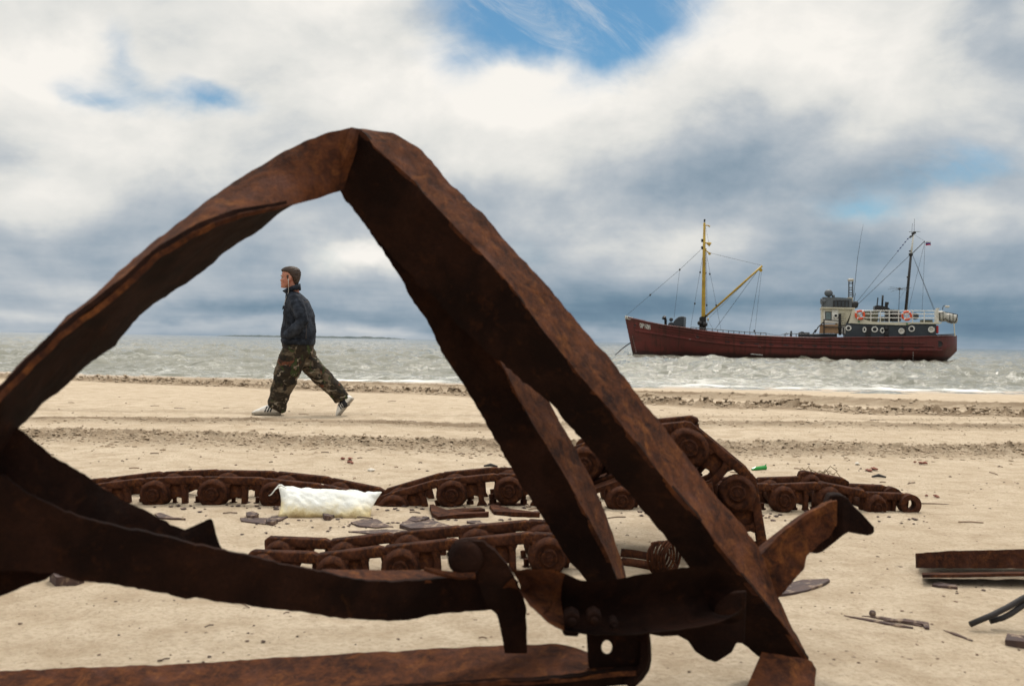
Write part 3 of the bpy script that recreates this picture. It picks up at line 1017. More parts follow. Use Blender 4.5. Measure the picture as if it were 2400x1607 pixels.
# bracket with a round hole, curling into the floor bar
hole = [(1423 + 13.5 * math.cos(t), 1517 + 15.5 * math.sin(t), 2.50) for t in [i * 2 * PI / 18 for i in range(18)]]
outline('hole_bracket', [(1374, 1470, 2.50), (1450, 1474, 2.50), (1520, 1478, 2.50), (1523, 1510, 2.50), (1524, 1540, 2.50), (1517, 1566, 2.50), (1500, 1584, 2.50), (1480, 1600, 2.50), (1440, 1606, 2.50), (1400, 1590, 2.50), (1378, 1560, 2.50), (1376, 1510, 2.50)],
        .012, FR, RU, 'black upright bracket with a round hole', hole=hole)
plate('bracket_side', [(1516, 1478, 2.49), (1519, 1510, 2.48), (1520, 1540, 2.475), (1512, 1566, 2.47), (1495, 1586, 2.465), (1470, 1604, 2.46)], [(1523, 1476, 2.50), (1526, 1510, 2.50), (1527, 1542, 2.50), (1521, 1570, 2.495), (1506, 1592, 2.49), (1480, 1616, 2.48)], .02, FR, RU, 24, 3, .002, .001, seed=16)
fb_b = [(-260, 1580, 2.60), (15, 1570, 2.62), (240, 1562, 2.63), (500, 1551, 2.64), (700, 1536, 2.64), (900, 1527, 2.645), (1030, 1519, 2.645), (1150, 1513, 2.645), (1240, 1509, 2.645), (1310, 1508, 2.64), (1345, 1514, 2.63), (1390, 1532, 2.60), (1440, 1549, 2.55), (1490, 1562, 2.50)]
fb_f = [(-260, 1660, 2.47), (15, 1652, 2.48), (240, 1642, 2.48), (500, 1632, 2.48), (700, 1622, 2.475), (900, 1612, 2.47), (1030, 1605, 2.465), (1150, 1598, 2.46), (1240, 1593, 2.46), (1310, 1588, 2.46), (1345, 1584, 2.46), (1390, 1579, 2.46), (1440, 1573, 2.46), (1490, 1568, 2.47)]
fb_u = [(u, v + 34, d + .02) for u, v, d in fb_f]
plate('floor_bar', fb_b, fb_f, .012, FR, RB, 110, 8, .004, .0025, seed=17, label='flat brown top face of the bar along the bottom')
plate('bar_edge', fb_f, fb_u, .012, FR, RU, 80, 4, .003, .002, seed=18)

# torn plate hanging below the trough
outline('torn_flap', [(1490, 1474, 2.62), (1521, 1486, 2.62), (1553, 1491, 2.62), (1589, 1488, 2.62), (1611, 1500, 2.62), (1629, 1527, 2.62), (1656, 1545, 2.62), (1677, 1552, 2.62), (1701, 1537, 2.62), (1715, 1527, 2.62), (1726, 1506, 2.62), (1745, 1508, 2.62), (1750, 1385, 2.62), (1600, 1395, 2.62)], .012, FR, RU, 'ragged dark flap under the trough')

# foot turned outward
plate('foot', [(1786, 1526, 2.70), (1812, 1530, 2.69), (1846, 1536, 2.68), (1880, 1541, 2.67), (1902, 1549, 2.66), (1912, 1568, 2.655)], [(1736, 1640, 2.52), (1775, 1648, 2.515), (1820, 1654, 2.51), (1862, 1658, 2.51), (1898, 1658, 2.51), (1908, 1652, 2.52)], .014, FR, RB, 30, 8, .003, .002, seed=19, label='orange brown foot plate')

# bent box stub on the right
sd = 2.86
plate('stub_face', [(1783, 1299, 2.80), (1800, 1282, 2.81), (1825, 1254, 2.82), (1858, 1228, 2.83), (1894, 1203, 2.84), (1920, 1190, 2.85), (1946, 1176, 2.85), (1962, 1172, 2.85)],
      [(1822, 1402, 2.80), (1842, 1382, 2.80), (1863, 1357, 2.81), (1885, 1330, 2.82), (1894, 1301, 2.83), (1905, 1290, 2.84), (1946, 1256, 2.85), (1962, 1226, 2.85)], .012, FR, RB, 50, 8, .004, .002, seed=20, label='mottled face of the bent box stub')
plate('stub_top', [(1776, 1282, 2.93), (1800, 1262, 2.93), (1838, 1232, 2.94), (1879, 1203, 2.95), (1915, 1186, 2.95), (1948, 1160, 2.95)],
      [(1783, 1299, 2.80), (1805, 1279, 2.81), (1842, 1240, 2.825), (1894, 1203, 2.84), (1920, 1190, 2.85), (1948, 1175, 2.85)], .012, FR, RB, 40, 5, .002, .002, seed=21, label='pale top of the bent box stub')
outline('flared_end', [(1945, 1160, 2.90), (1962, 1157, 2.89), (1978, 1160, 2.88), (1990, 1168, 2.88), (1997, 1180, 2.88), (2010, 1192, 2.87), (2024, 1206, 2.87), (2036, 1220, 2.86), (2049, 1234, 2.86), (2051, 1246, 2.86), (2044, 1252, 2.86), (2034, 1254, 2.86), (2012, 1251, 2.87), (1988, 1247, 2.87), (1975, 1255, 2.87), (1953, 1273, 2.88), (1928, 1293, 2.88), (1914, 1297, 2.88), (1895, 1294, 2.88), (1900, 1260, 2.88), (1925, 1220, 2.88)], .05, FR, RU, 'flared torn end of the stub')
# ------------------------------------------------------------------ crawler tracks
RT = M['rust_track']
PITCH, GAUGE = 0.33, 0.27


def roughen(me, amp, fq, seed=0):
    for v in me.vertices:
        p = v.co * fq + Vector((seed, 0, 0))
        v.co += Vector((mnoise.noise(p), mnoise.noise(p + Vector((7, 0, 0))), mnoise.noise(p + Vector((0, 7, 0))))) * amp


def side_mesh(name, far=False):
    """one link side: wear rail on top, round pin boss under it, a strut and a foot"""
    mb = MB()
    y0 = 0.0
    prof = [(-.02, -.016), (.004, 0), (.30, .002), (.338, -.010), (.343, -.030), (.30, -.040), (.14, -.038), (-.02, -.044)]
    mb.prism([(x, y0 - .004, z) for x, z in prof], (0, .052, 0))
    # boss, a short tapering barrel
    rs = []
    for yy, r in ((.056, .066), (.050, .079), (.0, .082), (-.028, .075), (-.040, .064), (-.042, .055), (-.036, .050)):
        rs.append([(.060 + r * math.cos(a) * 1.06, yy, -.088 + r * math.sin(a)) for a in [i * 2 * PI / 20 for i in range(20)]])
    mb.rings(rs)
    mb.prism([(-.022, -.006, -.030), (.150, -.006, -.034), (.128, -.010, -.090), (.0, -.010, -.090)], (0, .056, 0))
    # strut and heel
    mb.prism([(.196, .0, -.034), (.250, .0, -.034), (.236, .0, -.060), (.234, .0, -.140), (.250, .0, -.168), (.190, .0, -.168), (.204, .0, -.140), (.206, .0, -.060)], (0, .042, 0))
    mb.prism([(.115, .018, -.034), (.215, .018, -.034), (.212, .018, -.118), (.180, .018, -.108), (.115, .018, -.135)], (0, .024, 0))
    mb.prism([(.300, .006, -.036), (.340, .006, -.036), (.338, .006, -.10), (.325, .006, -.125), (.306, .006, -.10)], (0, .036, 0))
    mb.box((.17, .045, -.176), (.33, .11, .018))
    me = mb.mesh(name)
    bm = bmesh.new()
    bm.from_mesh(me)
    es = [e for e in bm.edges if len(e.link_faces) == 2 and e.calc_face_angle(0) > .6]
    bmesh.ops.bevel(bm, geom=es, offset=.006, segments=2, affect='EDGES', profile=.5)
    bm.to_mesh(me)
    bm.free()
    me.polygons.foreach_set('use_smooth', [True] * len(me.polygons))
    me.set_sharp_from_angle(angle=math.radians(45))
    me.materials.append(RT)
    return me


SIDE = [side_mesh('link_side') for _ in range(3)]
for i_, me_ in enumerate(SIDE):
    roughen(me_, .0045, 30, i_ * 5)
mb = MB()
mb.rings([[(.060 + r * math.cos(a), yy, -.088 + r * math.sin(a)) for a in [i * 2 * PI / 16 for i in range(16)]] for yy, r in
          ((-.03, .038), (-.046, .036), (-.050, .030), (-.046, .027), (-.046, .016), (-.051, .013), (-.051, .004))])
PIN = mb.mesh('track_pin')
PIN.materials.append(RT)
mb = MB().tube([(.060, .03, -.088), (.060, GAUGE - .0, -.088)], .042, 14)
BUSH = mb.mesh('bushing')
BUSH.polygons.foreach_set('use_smooth', [True] * len(BUSH.polygons))
BUSH.materials.append(RT)


def bolt_mesh():
    mb = MB()
    mb.tube([(0, 0, 0), (0, 0, .026)], .021, 6)
    mb.tube([(0, 0, .026), (0, 0, .055)], .012, 8)
    mb.tube([(0, 0, -.006), (0, 0, .002)], .030, 10)
    me = mb.mesh('bolt')
    me.materials.append(RT)
    return me


BOLT = bolt_mesh()
mb = MB().prism([(-.01, -.16, -.184), (.325, -.16, -.184), (.33, -.16, -.200), (-.005, -.16, -.206)], (0, .60, 0))
mb.prism([(.30, -.16, -.20), (.33, -.16, -.20), (.325, -.16, -.245), (.31, -.16, -.245)], (0, .60, 0))
SHOE = mb.mesh('track_shoe')
roughen(SHOE, .006, 12)
SHOE.materials.append(RT)


def child(name, me, parent, mat4):
    o = bpy.data.objects.new(name, me)
    COL.objects.link(o)
    o.parent = parent
    o.matrix_local = mat4
    return o


def make_track(nodes, label, skip_shoe=(), far_gap=0, tilt=None, yaw=None, rails=True, roll_up=False):
    """nodes: (u, v, d) of the near wear rail above each pin"""
    P = [at(*q) for q in nodes]
    base = Vector((P[0].x, P[0].y, ground_z(P[0].x, P[0].y)))
    root = empty('crawler_track', base, label, 'crawler track', 'crawler tracks lying in the sand')
    for i in range(len(P) - 1):
        a, b = P[i], P[i + 1]
        x = b - a
        ln = x.length
        x.normalize()
        y = Vector((0.0, 1.0, 0.0))
        if yaw: y = Vector((math.sin(yaw[i]), math.cos(yaw[i]), 0))
        y = (y - x * y.dot(x)).normalized()
        z = x.cross(y)
        if z.z < 0 and not roll_up: z, y = -z, -y
        rot = Matrix((x, y, z)).transposed().to_4x4()
        sc = Matrix.Diagonal((min(1.15, max(.72, ln / PITCH)), 1, 1, 1))
        m = Matrix.Translation(a - base) @ rot @ sc
        lk = child('track_link', SIDE[i % 3], root, m)
        child('track_pin', PIN, lk, Matrix.Identity(4))
        child('bushing', BUSH, lk, Matrix.Identity(4))
        child('far_side', SIDE[(i + 1) % 3], lk, Matrix.Translation((.012, GAUGE, .0)))
        for bx, by in ((.155, .045), (.282, .05), (.155, GAUGE - .05), (.282, GAUGE - .05)):
            child('bolt', BOLT, lk, Matrix.Translation((bx, by + random.uniform(-.01, .01), -.166)) @ Matrix.Rotation(random.random(), 4, 'Z'))
        if i not in skip_shoe:
            child('track_shoe', SHOE, root, m)
    return root


far_nodes = [(60, 1150, 5.42), (200, 1137, 5.42), (338, 1121, 5.43), (475, 1117, 5.43), (622, 1121, 5.44), (757, 1136, 5.45), (885, 1164, 5.46), (1030, 1123, 5.46),
             (1170, 1110, 5.47), (1302, 1117, 5.48), (1432, 1133, 5.48), (1568, 1139, 5.50), (1690, 1135, 5.52), (1812, 1134, 5.56), (1928, 1131, 5.58), (2036, 1153, 5.62), (2122, 1158, 5.64)]
yaws = [0] * 11 + [.15, .25, .38, .42, .40]
far_track = make_track(far_nodes, 'long rusty crawler track half buried beyond the white sack', yaw=yaws)
c_ = at(2131, 1181, 5.63)
for yy in (.0, GAUGE):
    mb = MB()
    for q0, q1 in ((.028, .058),):
        n_ = 20
        rs = []
        for dy, r_ in ((-.03, q0), (-.03, q1), (.04, q1), (.04, q0), (-.03, q0)):
            rs.append([c_ + Vector((r_ * math.cos(a), yy + dy, r_ * math.sin(a))) for a in [i * 2 * PI / n_ for i in range(n_)]])
        mb.rings(rs, caps=False)
    mb.build('end_eye', RT, far_track)
near_nodes = [(590, 1290, 3.92), (746, 1298, 3.93), (903, 1281, 3.94), (1078, 1264, 3.95), (1257, 1249, 3.97), (1430, 1262, 4.0)]
make_track(near_nodes, 'short rusty crawler track just behind the sagging steel band')
curl_nodes = [(1330, 1052, 4.40), (1478, 1000, 4.34), (1618, 988, 4.28), (1772, 1118, 4.24), (1800, 1290, 4.20)]
make_track(curl_nodes, 'rusty crawler track end curled up off the sand behind the leg', yaw=[.1, .1, .12, .2], roll_up=True)

# ------------------------------------------------------------------ the white sack
k = NT('sack_cloth')
wv = k.noise(3.2, 6, .6)
sep = k.t.nodes.new('ShaderNodeSeparateXYZ')
k.t.links.new(k.tc.outputs['Object'], sep.inputs[0])
E.tree = k.t
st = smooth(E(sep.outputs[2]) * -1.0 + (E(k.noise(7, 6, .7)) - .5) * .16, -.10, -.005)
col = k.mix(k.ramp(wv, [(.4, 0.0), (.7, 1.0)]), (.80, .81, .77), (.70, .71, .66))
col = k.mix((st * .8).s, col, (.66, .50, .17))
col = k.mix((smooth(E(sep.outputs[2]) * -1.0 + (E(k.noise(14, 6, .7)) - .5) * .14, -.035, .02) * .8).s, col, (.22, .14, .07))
k.set('Base Color', col)
k.set('Roughness', .75)
wn = k.t.nodes.new('ShaderNodeTexWave')
wn.inputs['Scale'].default_value = 60
wn.inputs['Distortion'].default_value = 1.5
k.t.links.new(k.tc.outputs['Object'], wn.inputs[0])
n1 = k.bump(wn.outputs['Fac'], .002, .25)
k.bump(k.noise(11, 6, .65), .02, .7, n1)
M['sack'] = k.m
base = ground(770, 1214)
nx, nz = 44, 22
TL, TR, BR, BL = at(652, 1139, 5.22), at(895, 1152, 5.22), at(868, 1228, 5.04), at(647, 1218, 5.04)
cenq = (TL + TR + BR + BL) / 4
upn = ((TR - TL).cross(BL - TL)).normalized()
if upn.y > 0: upn = -upn
Vf, Vb, Fc = [], [], []
for j in range(nz + 1):
    for i in range(nx + 1):
        s, t = i / nx, j / nz
        p = TL.lerp(TR, s).lerp(BL.lerp(BR, s), t)
        pin = .018 * math.sin(PI * s) * (1 if t > .5 else -1) * abs(2 * t - 1) ** 3
        p = p + (BL - TL).normalized() * (-pin + .012 * mnoise.noise(Vector((s * 5, t * 2, 1))) * (abs(2 * t - 1) > .8)) + (TR - TL).normalized() * (.020 * math.sin(PI * t) * (-1 if s > .5 else 1) * abs(2 * s - 1) ** 4)
        th = .052 * (max(0, 1 - abs(2 * s - 1) ** 2.6) * max(0, 1 - abs(2 * t - 1) ** 2.4)) ** .55
        wr = .008 * (.35 - abs(mnoise.noise(Vector((s * 6 + t * 2, t * 3 - s, 4))))) - .010 * max(0, .10 - abs(mnoise.noise(Vector((s * 4 - t * 3, t * 2.5 + s * 2, 14))))) * 8 + .004 * mnoise.noise(Vector((s * 9, t * 4, 4))) + .003 * mnoise.noise(Vector((s * 22, t * 9, 2))) + .004 * math.sin(s * 40 + 6 * mnoise.noise(Vector((s * 3, t * 2, 9)))) * (abs(2 * t - 1) ** 2)
        Vf.append(p + upn * (th + wr * (th > .004)))
        Vb.append(p - upn * (th * .9 + .004))
w_ = nx + 1
nf = len(Vf)
for j in range(nz):
    for i in range(nx):
        a = j * w_ + i
        Fc.append((a, a + 1, a + w_ + 1, a + w_))
        Fc.append((nf + a, nf + a + w_, nf + a + w_ + 1, nf + a + 1))
for i in range(nx):
    for a in (i, nz * w_ + i): Fc.append((a, a + 1, nf + a + 1, nf + a))
for j in range(nz):
    for a in (j * w_, j * w_ + nx): Fc.append((a, a + w_, nf + a + w_, nf + a))
sack = empty('sack', base, 'plump white woven sack with a yellow stained underside, propped on the track', 'sack')
MB().add(Vf + Vb, Fc).build('sack_body', M['sack'], sack, smooth=True)
mb = MB()
mb.tube([at(652, 1140, 5.2), at(645, 1146, 5.18), at(636, 1158, 5.17), at(630, 1161, 5.17)], [.006, .004, .003, .002], 5)
mb.tube([at(654, 1138, 5.2), at(660, 1137, 5.18), at(672, 1144, 5.17)], [.008, .006, .002], 5)
mb.build('tie_thread', M['sack'], sack)

# ------------------------------------------------------------------ scraps of iron and wood on the sand
k = NT('scale_rust')
a_ = k.noise(9, 7, .65)
k.set('Base Color', k.mix(k.ramp(k.noise(28, 4, .6), [(.55, 0.0), (.68, .6)]), k.ramp(a_, [(.3, (.030, .018, .018)), (.5, (.060, .034, .030)), (.7, (.11, .062, .045))]), (.42, .31, .21)))
k.set('Roughness', .8)
k.bump(k.noise(40, 5, .6), .004, .8)
M['scale'] = k.m


def flake(name, poly, label, cat, lift=.002, thick=.006, mat=None, group=None, curl=0.0):
    """a flat piece lying on the sand; outline in photo points"""
    P = [ground(u, v) for u, v in poly]
    c = sum(P, Vector()) / len(P)
    n = len(P)
    vs = []
    top = []
    for p in P:
        r = (p - c).length
        top.append(Vector((p.x, p.y, p.z + lift + thick * random.uniform(.6, 1.4) + curl * r)))
    mid = [c.lerp(t, .6) + Vector((0, 0, thick * .5 * random.uniform(.2, 1.0))) for t in top]
    top = [t.lerp(c, .10 * random.uniform(.2, 1)) for t in top]
    bot = [Vector((t.x, t.y, p.z - .012)) for t, p in zip(top, P)]
    ctop = c + Vector((0, 0, lift + thick * 1.2))
    vs = bot + top + mid + [ctop]
    fs = [tuple(range(n))[::-1]]
    for i in range(n):
        j = (i + 1) % n
        fs += [(i, j, n + j, n + i), (n + i, n + j, 2 * n + j, 2 * n + i), (2 * n + i, 2 * n + j, 3 * n)]
    o = MB().add(vs, fs).build(name, mat or M['scale'], None, origin=c, bevel=.0)
    return tag(o, label, cat, group)


G1 = 'flakes of rusted plate on the sand'
flake('rust_flake', [(816, 1227), (850, 1219), (885, 1217), (905, 1229), (925, 1236), (880, 1238), (840, 1236)], 'rounded purple rust flake just right below the white sack', 'rust flake', group=G1)
flake('rust_flake', [(810, 1247), (850, 1245), (900, 1243), (960, 1247), (1000, 1250), (950, 1254), (870, 1253)], 'long thin rust sliver between the sack and the near track', 'rust flake', group=G1)
flake('rust_flake', [(935, 1237), (960, 1222), (1000, 1220), (1040, 1232), (1060, 1240), (1010, 1243), (960, 1246)], 'broad curled rust flake under the slanting shoe plates', 'rust flake', .004, .010, group=G1, curl=.03)
flake('rust_flake', [(1060, 1238), (1085, 1232), (1130, 1226), (1165, 1231), (1190, 1236), (1140, 1241), (1090, 1243)], 'rust flake right up against the near track top', 'rust flake', group=G1)
flake('rust_flake', [(953, 1226), (965, 1219), (1000, 1219), (1008, 1222), (975, 1231)], 'small tilted flake lying on the broad curled one', 'rust flake', .016, .006, group=G1)
flake('rust_flake', [(1092, 1222), (1125, 1221), (1128, 1225), (1138, 1231), (1110, 1228), (1094, 1226)], 'dark chip nearest the second leg of the frame', 'rust flake', group=G1)
flake('rust_flake', [(560, 1215), (600, 1219), (650, 1216), (670, 1205), (690, 1207), (660, 1222), (620, 1230), (560, 1223)], 'dark scale spilling out from under the sack', 'rust flake', group=G1)
flake('rust_flake', [(360, 1206), (375, 1204), (405, 1214), (440, 1219), (400, 1218), (370, 1215)], 'small dark scale beside the torn tab at left', 'rust flake', group=G1)
flake('rust_flake', [(576, 1209), (592, 1206), (608, 1213), (596, 1217), (580, 1215)], 'brown nugget of scale left of the sack', 'rust flake', .004, .016, group=G1)
flake('rust_flake', [(623, 1225), (640, 1222), (652, 1226), (640, 1232), (626, 1230)], 'black pebble like scale below the sack', 'rust flake', .006, .015, group=G1)
flake('rust_flake', [(755, 1213), (772, 1209), (784, 1213), (775, 1220), (760, 1219)], 'small hollow flake under the front of the sack', 'rust flake', .006, .016, group=G1)
flake('rust_flake', [(1655, 1216), (1690, 1214), (1700, 1222), (1670, 1228)], 'flake behind the long right leg near the curled track', 'rust flake', group=G1)
flake('brown_slab', [(1815, 1400), (1840, 1372), (1880, 1362), (1912, 1361), (1946, 1359), (1948, 1364), (1925, 1376), (1890, 1388), (1850, 1396)], 'thin purple brown slab sunk in the sand right of the leg', 'steel plate', .003, .006)  # thin slab for the purple brown patch on the sand
flake('flat_stone', [(115, 1362), (130, 1350), (165, 1350), (195, 1356), (200, 1366), (180, 1372), (128, 1374)], 'flat dark lump under the left end of the band', 'stone', .02, .02)
flake('dark_leaf', [(2183, 1374), (2200, 1369), (2215, 1370), (2240, 1377), (2247, 1381), (2225, 1379), (2200, 1377)], 'dry dark leaf below the steel channel at right', 'leaf', .004, .008)
flake('steel_offcut', [(2352, 1511), (2360, 1499), (2420, 1506), (2425, 1522), (2400, 1520)], 'brown steel offcut at the lower right edge', 'steel offcut', .006, .014)
# shoe plates standing out of the sand in front of the far track
G2 = 'shoe plates half buried by the far track'
for poly, lab in (([(1005, 1192), (1012, 1188), (1018, 1204), (1030, 1213), (1080, 1210), (1150, 1206), (1150, 1212), (1080, 1216), (1025, 1219), (1010, 1212)], 'bent dark shoe plate edge below the far track'),
                  ([(1145, 1191), (1152, 1187), (1175, 1198), (1215, 1203), (1270, 1206), (1272, 1213), (1200, 1211), (1155, 1206)], 'round edged shoe plate beside the second leg'),
                  ([(1028, 1203), (1070, 1200), (1130, 1195), (1140, 1198), (1090, 1204), (1030, 1209)], 'flat grey strip lying inside the bent shoe plate')):
    flake('shoe_plate', poly, lab, 'steel plate', .004, .016, M['rust_track'], G2)
G3 = 'dark splinters at lower right'
for pts, lab, r in (([(1978, 1443), (2040, 1455), (2100, 1466), (2140, 1472)], 'longest of the black splinters in the bundle', .006),
                    ([(2020, 1444), (2065, 1449), (2110, 1457), (2160, 1468)], 'upper black splinter with a knot on it', .006),
                    ([(2070, 1455), (2120, 1458), (2170, 1466), (2173, 1475)], 'thick ragged splinter at the right of the bundle', .010),
                    ([(2211, 1477), (2240, 1487), (2279, 1502)], 'lone thin splinter right of the black bundle', .005)):
    mb = MB()
    P = [ground(u, v, r * .4) for u, v in pts]
    mb.tube(P, [r * .25] + [r] * (len(P) - 2) + [r * .5], 6, ry=[r * .3] + [r * 1.7] * (len(P) - 2) + [r * .8])
    if 'knot' in lab: mb.ball(ground(2045, 1445, .012), .012)
    tag(mb.build('splinter', M['scale'], None, origin=P[0]), lab, 'splinter', G3)
G4 = 'cut strips at right'
M['rubber'] = paint('black_rubber', (.012, .011, .012), (.03, .026, .026), 8, .7)
for pts, lab in (([(2274, 1462, 3.24), (2326, 1440, 3.25), (2360, 1423, 3.26), (2400, 1400, 3.27), (2470, 1370, 3.3)], 'straighter black cable end running off at right'),
                 ([(2321, 1455, 3.26), (2350, 1447, 3.26), (2368, 1438, 3.26), (2400, 1416, 3.27), (2450, 1375, 3.3)], 'curved black cable end under the straighter one')):
    mb = MB()
    mb.tube([at(*p) for p in pts], .010, 8)
    tag(mb.build('cable_end', M['rubber'], None, origin=ground(*pts[0][:2]), smooth=True), lab, 'cable', G4)

# the channel lying at the right
ch = empty('steel_channel', ground(2165, 1345), 'rusty steel channel lying just above the sand at the right edge', 'steel channel')
w0 = [(2148, 1296, 4.05), (2185, 1293, 4.05), (2225, 1290, 4.05), (2290, 1289, 4.05), (2385, 1287, 4.05), (2600, 1284, 4.05), (2760, 1282, 4.05)]
w1 = [(2149, 1329, 4.03), (2185, 1330, 4.03), (2225, 1331, 4.03), (2290, 1331, 4.03), (2385, 1332, 4.03), (2600, 1334, 4.03), (2760, 1336, 4.03)]
plate('web', w0, w1, .012, ch, RT, 50, 6, .003, .002, seed=31)
plate('flange', [(2160, 1341.5, 3.98), (2250, 1341, 3.98), (2385, 1338.5, 3.98), (2760, 1336, 3.98)], [(2162, 1346, 3.84), (2250, 1345.5, 3.84), (2385, 1343, 3.84), (2760, 1341, 3.84)], .012, ch, RT, 30, 3, .001, .001, seed=32)
plate('flange', [(2150, 1298, 4.20), (2250, 1291, 4.20), (2385, 1288, 4.20), (2760, 1283, 4.20)], [(2150, 1298.5, 4.055), (2250, 1291.5, 4.055), (2385, 1288.5, 4.055), (2760, 1283.5, 4.055)], .012, ch, RT, 30, 3, .001, .001, seed=33)

# coil of wire behind the long leg
co = empty('wire_coil', ground(1560, 1338), 'rusty coil of wire standing behind the long leg', 'wire coil')
c0 = at(1566, 1304, 3.95)
for i in range(6):
    mb = MB()
    pth = []
    for t in range(22):
        a = t * 2 * PI / 22
        r_ = .062 + .004 * math.sin(3 * a + i)
        pth.append(c0 + Vector((-.048 + i * .013 + .014 * math.cos(a), .05 * math.cos(a + .4) , 0)) + Vector((r_ * .42 * math.cos(a), 0, r_ * math.sin(a))))
    mb.tube(pth, .0055, 6, close=True)
    mb.build('wire_turn', RT, co, smooth=True)
mb = MB()
mb.tube([at(1531, 1330, 3.9), at(1526, 1290, 3.9), at(1529, 1273, 3.9), at(1545, 1270, 3.92), at(1560, 1272, 3.94)], .007, 7)
mb.tube([at(1560, 1285, 3.93), at(1572, 1305, 3.92), at(1588, 1330, 3.92)], .003, 5)
mb.tube([at(1575, 1282, 3.93), at(1570, 1310, 3.92), at(1560, 1332, 3.92)], .003, 5)
mb.build('wire_end', RT, co, smooth=True)
for poly, lab, r in (([(1455, 1302), (1490, 1306), (1545, 1316)], 'round bar lying behind the wire coil', .022), ([(1458, 1322), (1500, 1328), (1560, 1338)], 'flat bar lying in front of the wire coil', .020)):
    P = [ground(u, v, r * .5) for u, v in poly]
    tag(MB().tube(P, r, 8).build('steel_bar', RT, None, origin=P[0], smooth=True), lab, 'steel bar', 'bars by the wire coil')

# green glass, red and white litter farther up the beach
M['glass'] = paint('green_glass', (.015, .22, .03), (.02, .30, .05), 6, .15)
P = [ground(u, v) for u, v in ((1762, 1102), (1776, 1100), (1794, 1100))]
mb = MB()
mb.tube([P[0] + Vector((0, 0, .008)), P[0].lerp(P[2], .25) + Vector((0, 0, .012)), P[2] + Vector((0, 0, .016))], [.006, .014, .017], 12)
mb.tube([P[2] + Vector((-.006, 0, .02)), P[2] + Vector((.006, .0, .042))], [.010, .002], 5)
tag(mb.build('broken_bottle', M['glass'], None, origin=P[1]), 'piece of bright green glass on the sand beyond the tracks', 'bottle')
M['brick'] = paint('brick_bit', (.16, .05, .035), (.24, .09, .06), 20, .9)
M['shell'] = paint('shell_bit', (.62, .58, .5), (.5, .45, .38), 20, .7)
for (u, v), lab, s in (((2030, 1104), 'reddish brick crumb in the pair right of the green glass', .05), ((2044, 1101), 'larger reddish brick crumb in the pair right of the green glass', .06), ((2160, 1087), 'reddish brick crumb farthest to the right', .06), ((813, 1077), 'reddish crumb above the middle of the far track', .05), ((820, 1086), 'second reddish crumb just below the other one', .045), ((2182, 1165), 'reddish crumb right of the end of the far track', .05)):
    mb = MB()
    p = ground(u, v)
    for q in range(3): lump(mb, p + Vector((random.uniform(-s, s) * .7, random.uniform(-.04, .04), s * .2)), s * random.uniform(.22, .48), .6)
    tag(mb.build('brick_crumb', M['brick'], None, origin=p), lab, 'brick crumb', 'reddish crumbs')
for (u, v), lab in (((2009, 1089), 'white shell bit left of the brick crumbs'), ((870, 1104), 'white shell bit just beyond the far track')):
    mb = MB()
    p = ground(u, v)
    lump(mb, p + Vector((0, 0, .008)), .028, .6)
    tag(mb.build('shell', M['shell'], None, origin=p), lab, 'shell', 'white shell bits')
for (u, v), lab in (((2060, 1120), 'small black stick right of the green glass'), ((1280, 1068), 'black chip left of the leg beyond the track'), ((1150, 1095), 'black chip over the middle of the far track')):
    mb = MB()
    p = ground(u, v)
    mb.tube([p + Vector((-.05, 0, .01)), p + Vector((0, .01, .018)), p + Vector((.05, 0, .008))], [.006, .012, .006], 6)
    tag(mb.build('stick', M['rubber'], None, origin=p), lab, 'stick', 'black sticks')
# weed caught on the right end of the far track
mb = MB()
for i in range(14):
    u, v = random.uniform(1870, 1960), random.uniform(1118, 1134)
    p = ground(u, v + 6, .05)
    a = random.gauss(0, .6)
    q = Vector((math.cos(a), math.sin(a) * .5, 0))
    mb.tube([p, p + q * .04 + Vector((0, 0, random.uniform(.0, .05))), p + q * .09 + Vector((0, 0, random.uniform(-.02, .02)))], .003, 4)
M['weed'] = paint('dry_weed', (.24, .18, .10), (.07, .05, .035), 6, .9)
tag(mb.build('dry_weed', M['weed']), 'tangle of dry weed on the right end of the far track', 'weed', kind='stuff')
mb = MB()
for i in range(120):
    x_ = random.uniform(-1.9, 2.3)
    y_ = 5.36 + random.gauss(0, .07)
    p = Vector((x_, y_, ground_z(x_, y_) + .004))
    lump(mb, p, random.uniform(.005, .017), .45, .4)
for i in range(60):
    u, v = random.uniform(560, 1250), random.gauss(1225, 9)
    p = ground(u, v, .003)
    lump(mb, p, random.uniform(.004, .013), .35, .4)
tag(mb.build('rust_crumbs', M['scale']), 'crumbs of rust scale fallen along the tracks', 'rust crumbs', kind='stuff')
# ------------------------------------------------------------------ the ship
SD = 88.0                                   # distance of its centre plane
SHIP0 = at(1855, 842, SD)
YAW = math.radians(15.5)
ABEAM = Vector((math.sin(YAW), math.cos(YAW), 0))       # away from us across the ship
AFT = Vector((math.cos(YAW), -math.sin(YAW), 0))        # along the ship towards the stern
UP = Vector((0, 0, 1))


def S(u, v, y=0.0):
    """photo point on the upright plane y metres beyond (or, negative, nearer than) the ship's centre line"""
    r = at(u, v, 1.0) - CAM
    return CAM + r * (((SHIP0 - CAM).dot(ABEAM) + y) / r.dot(ABEAM))


def mirror(p):
    return p - ABEAM * (2 * (p - SHIP0).dot(ABEAM))


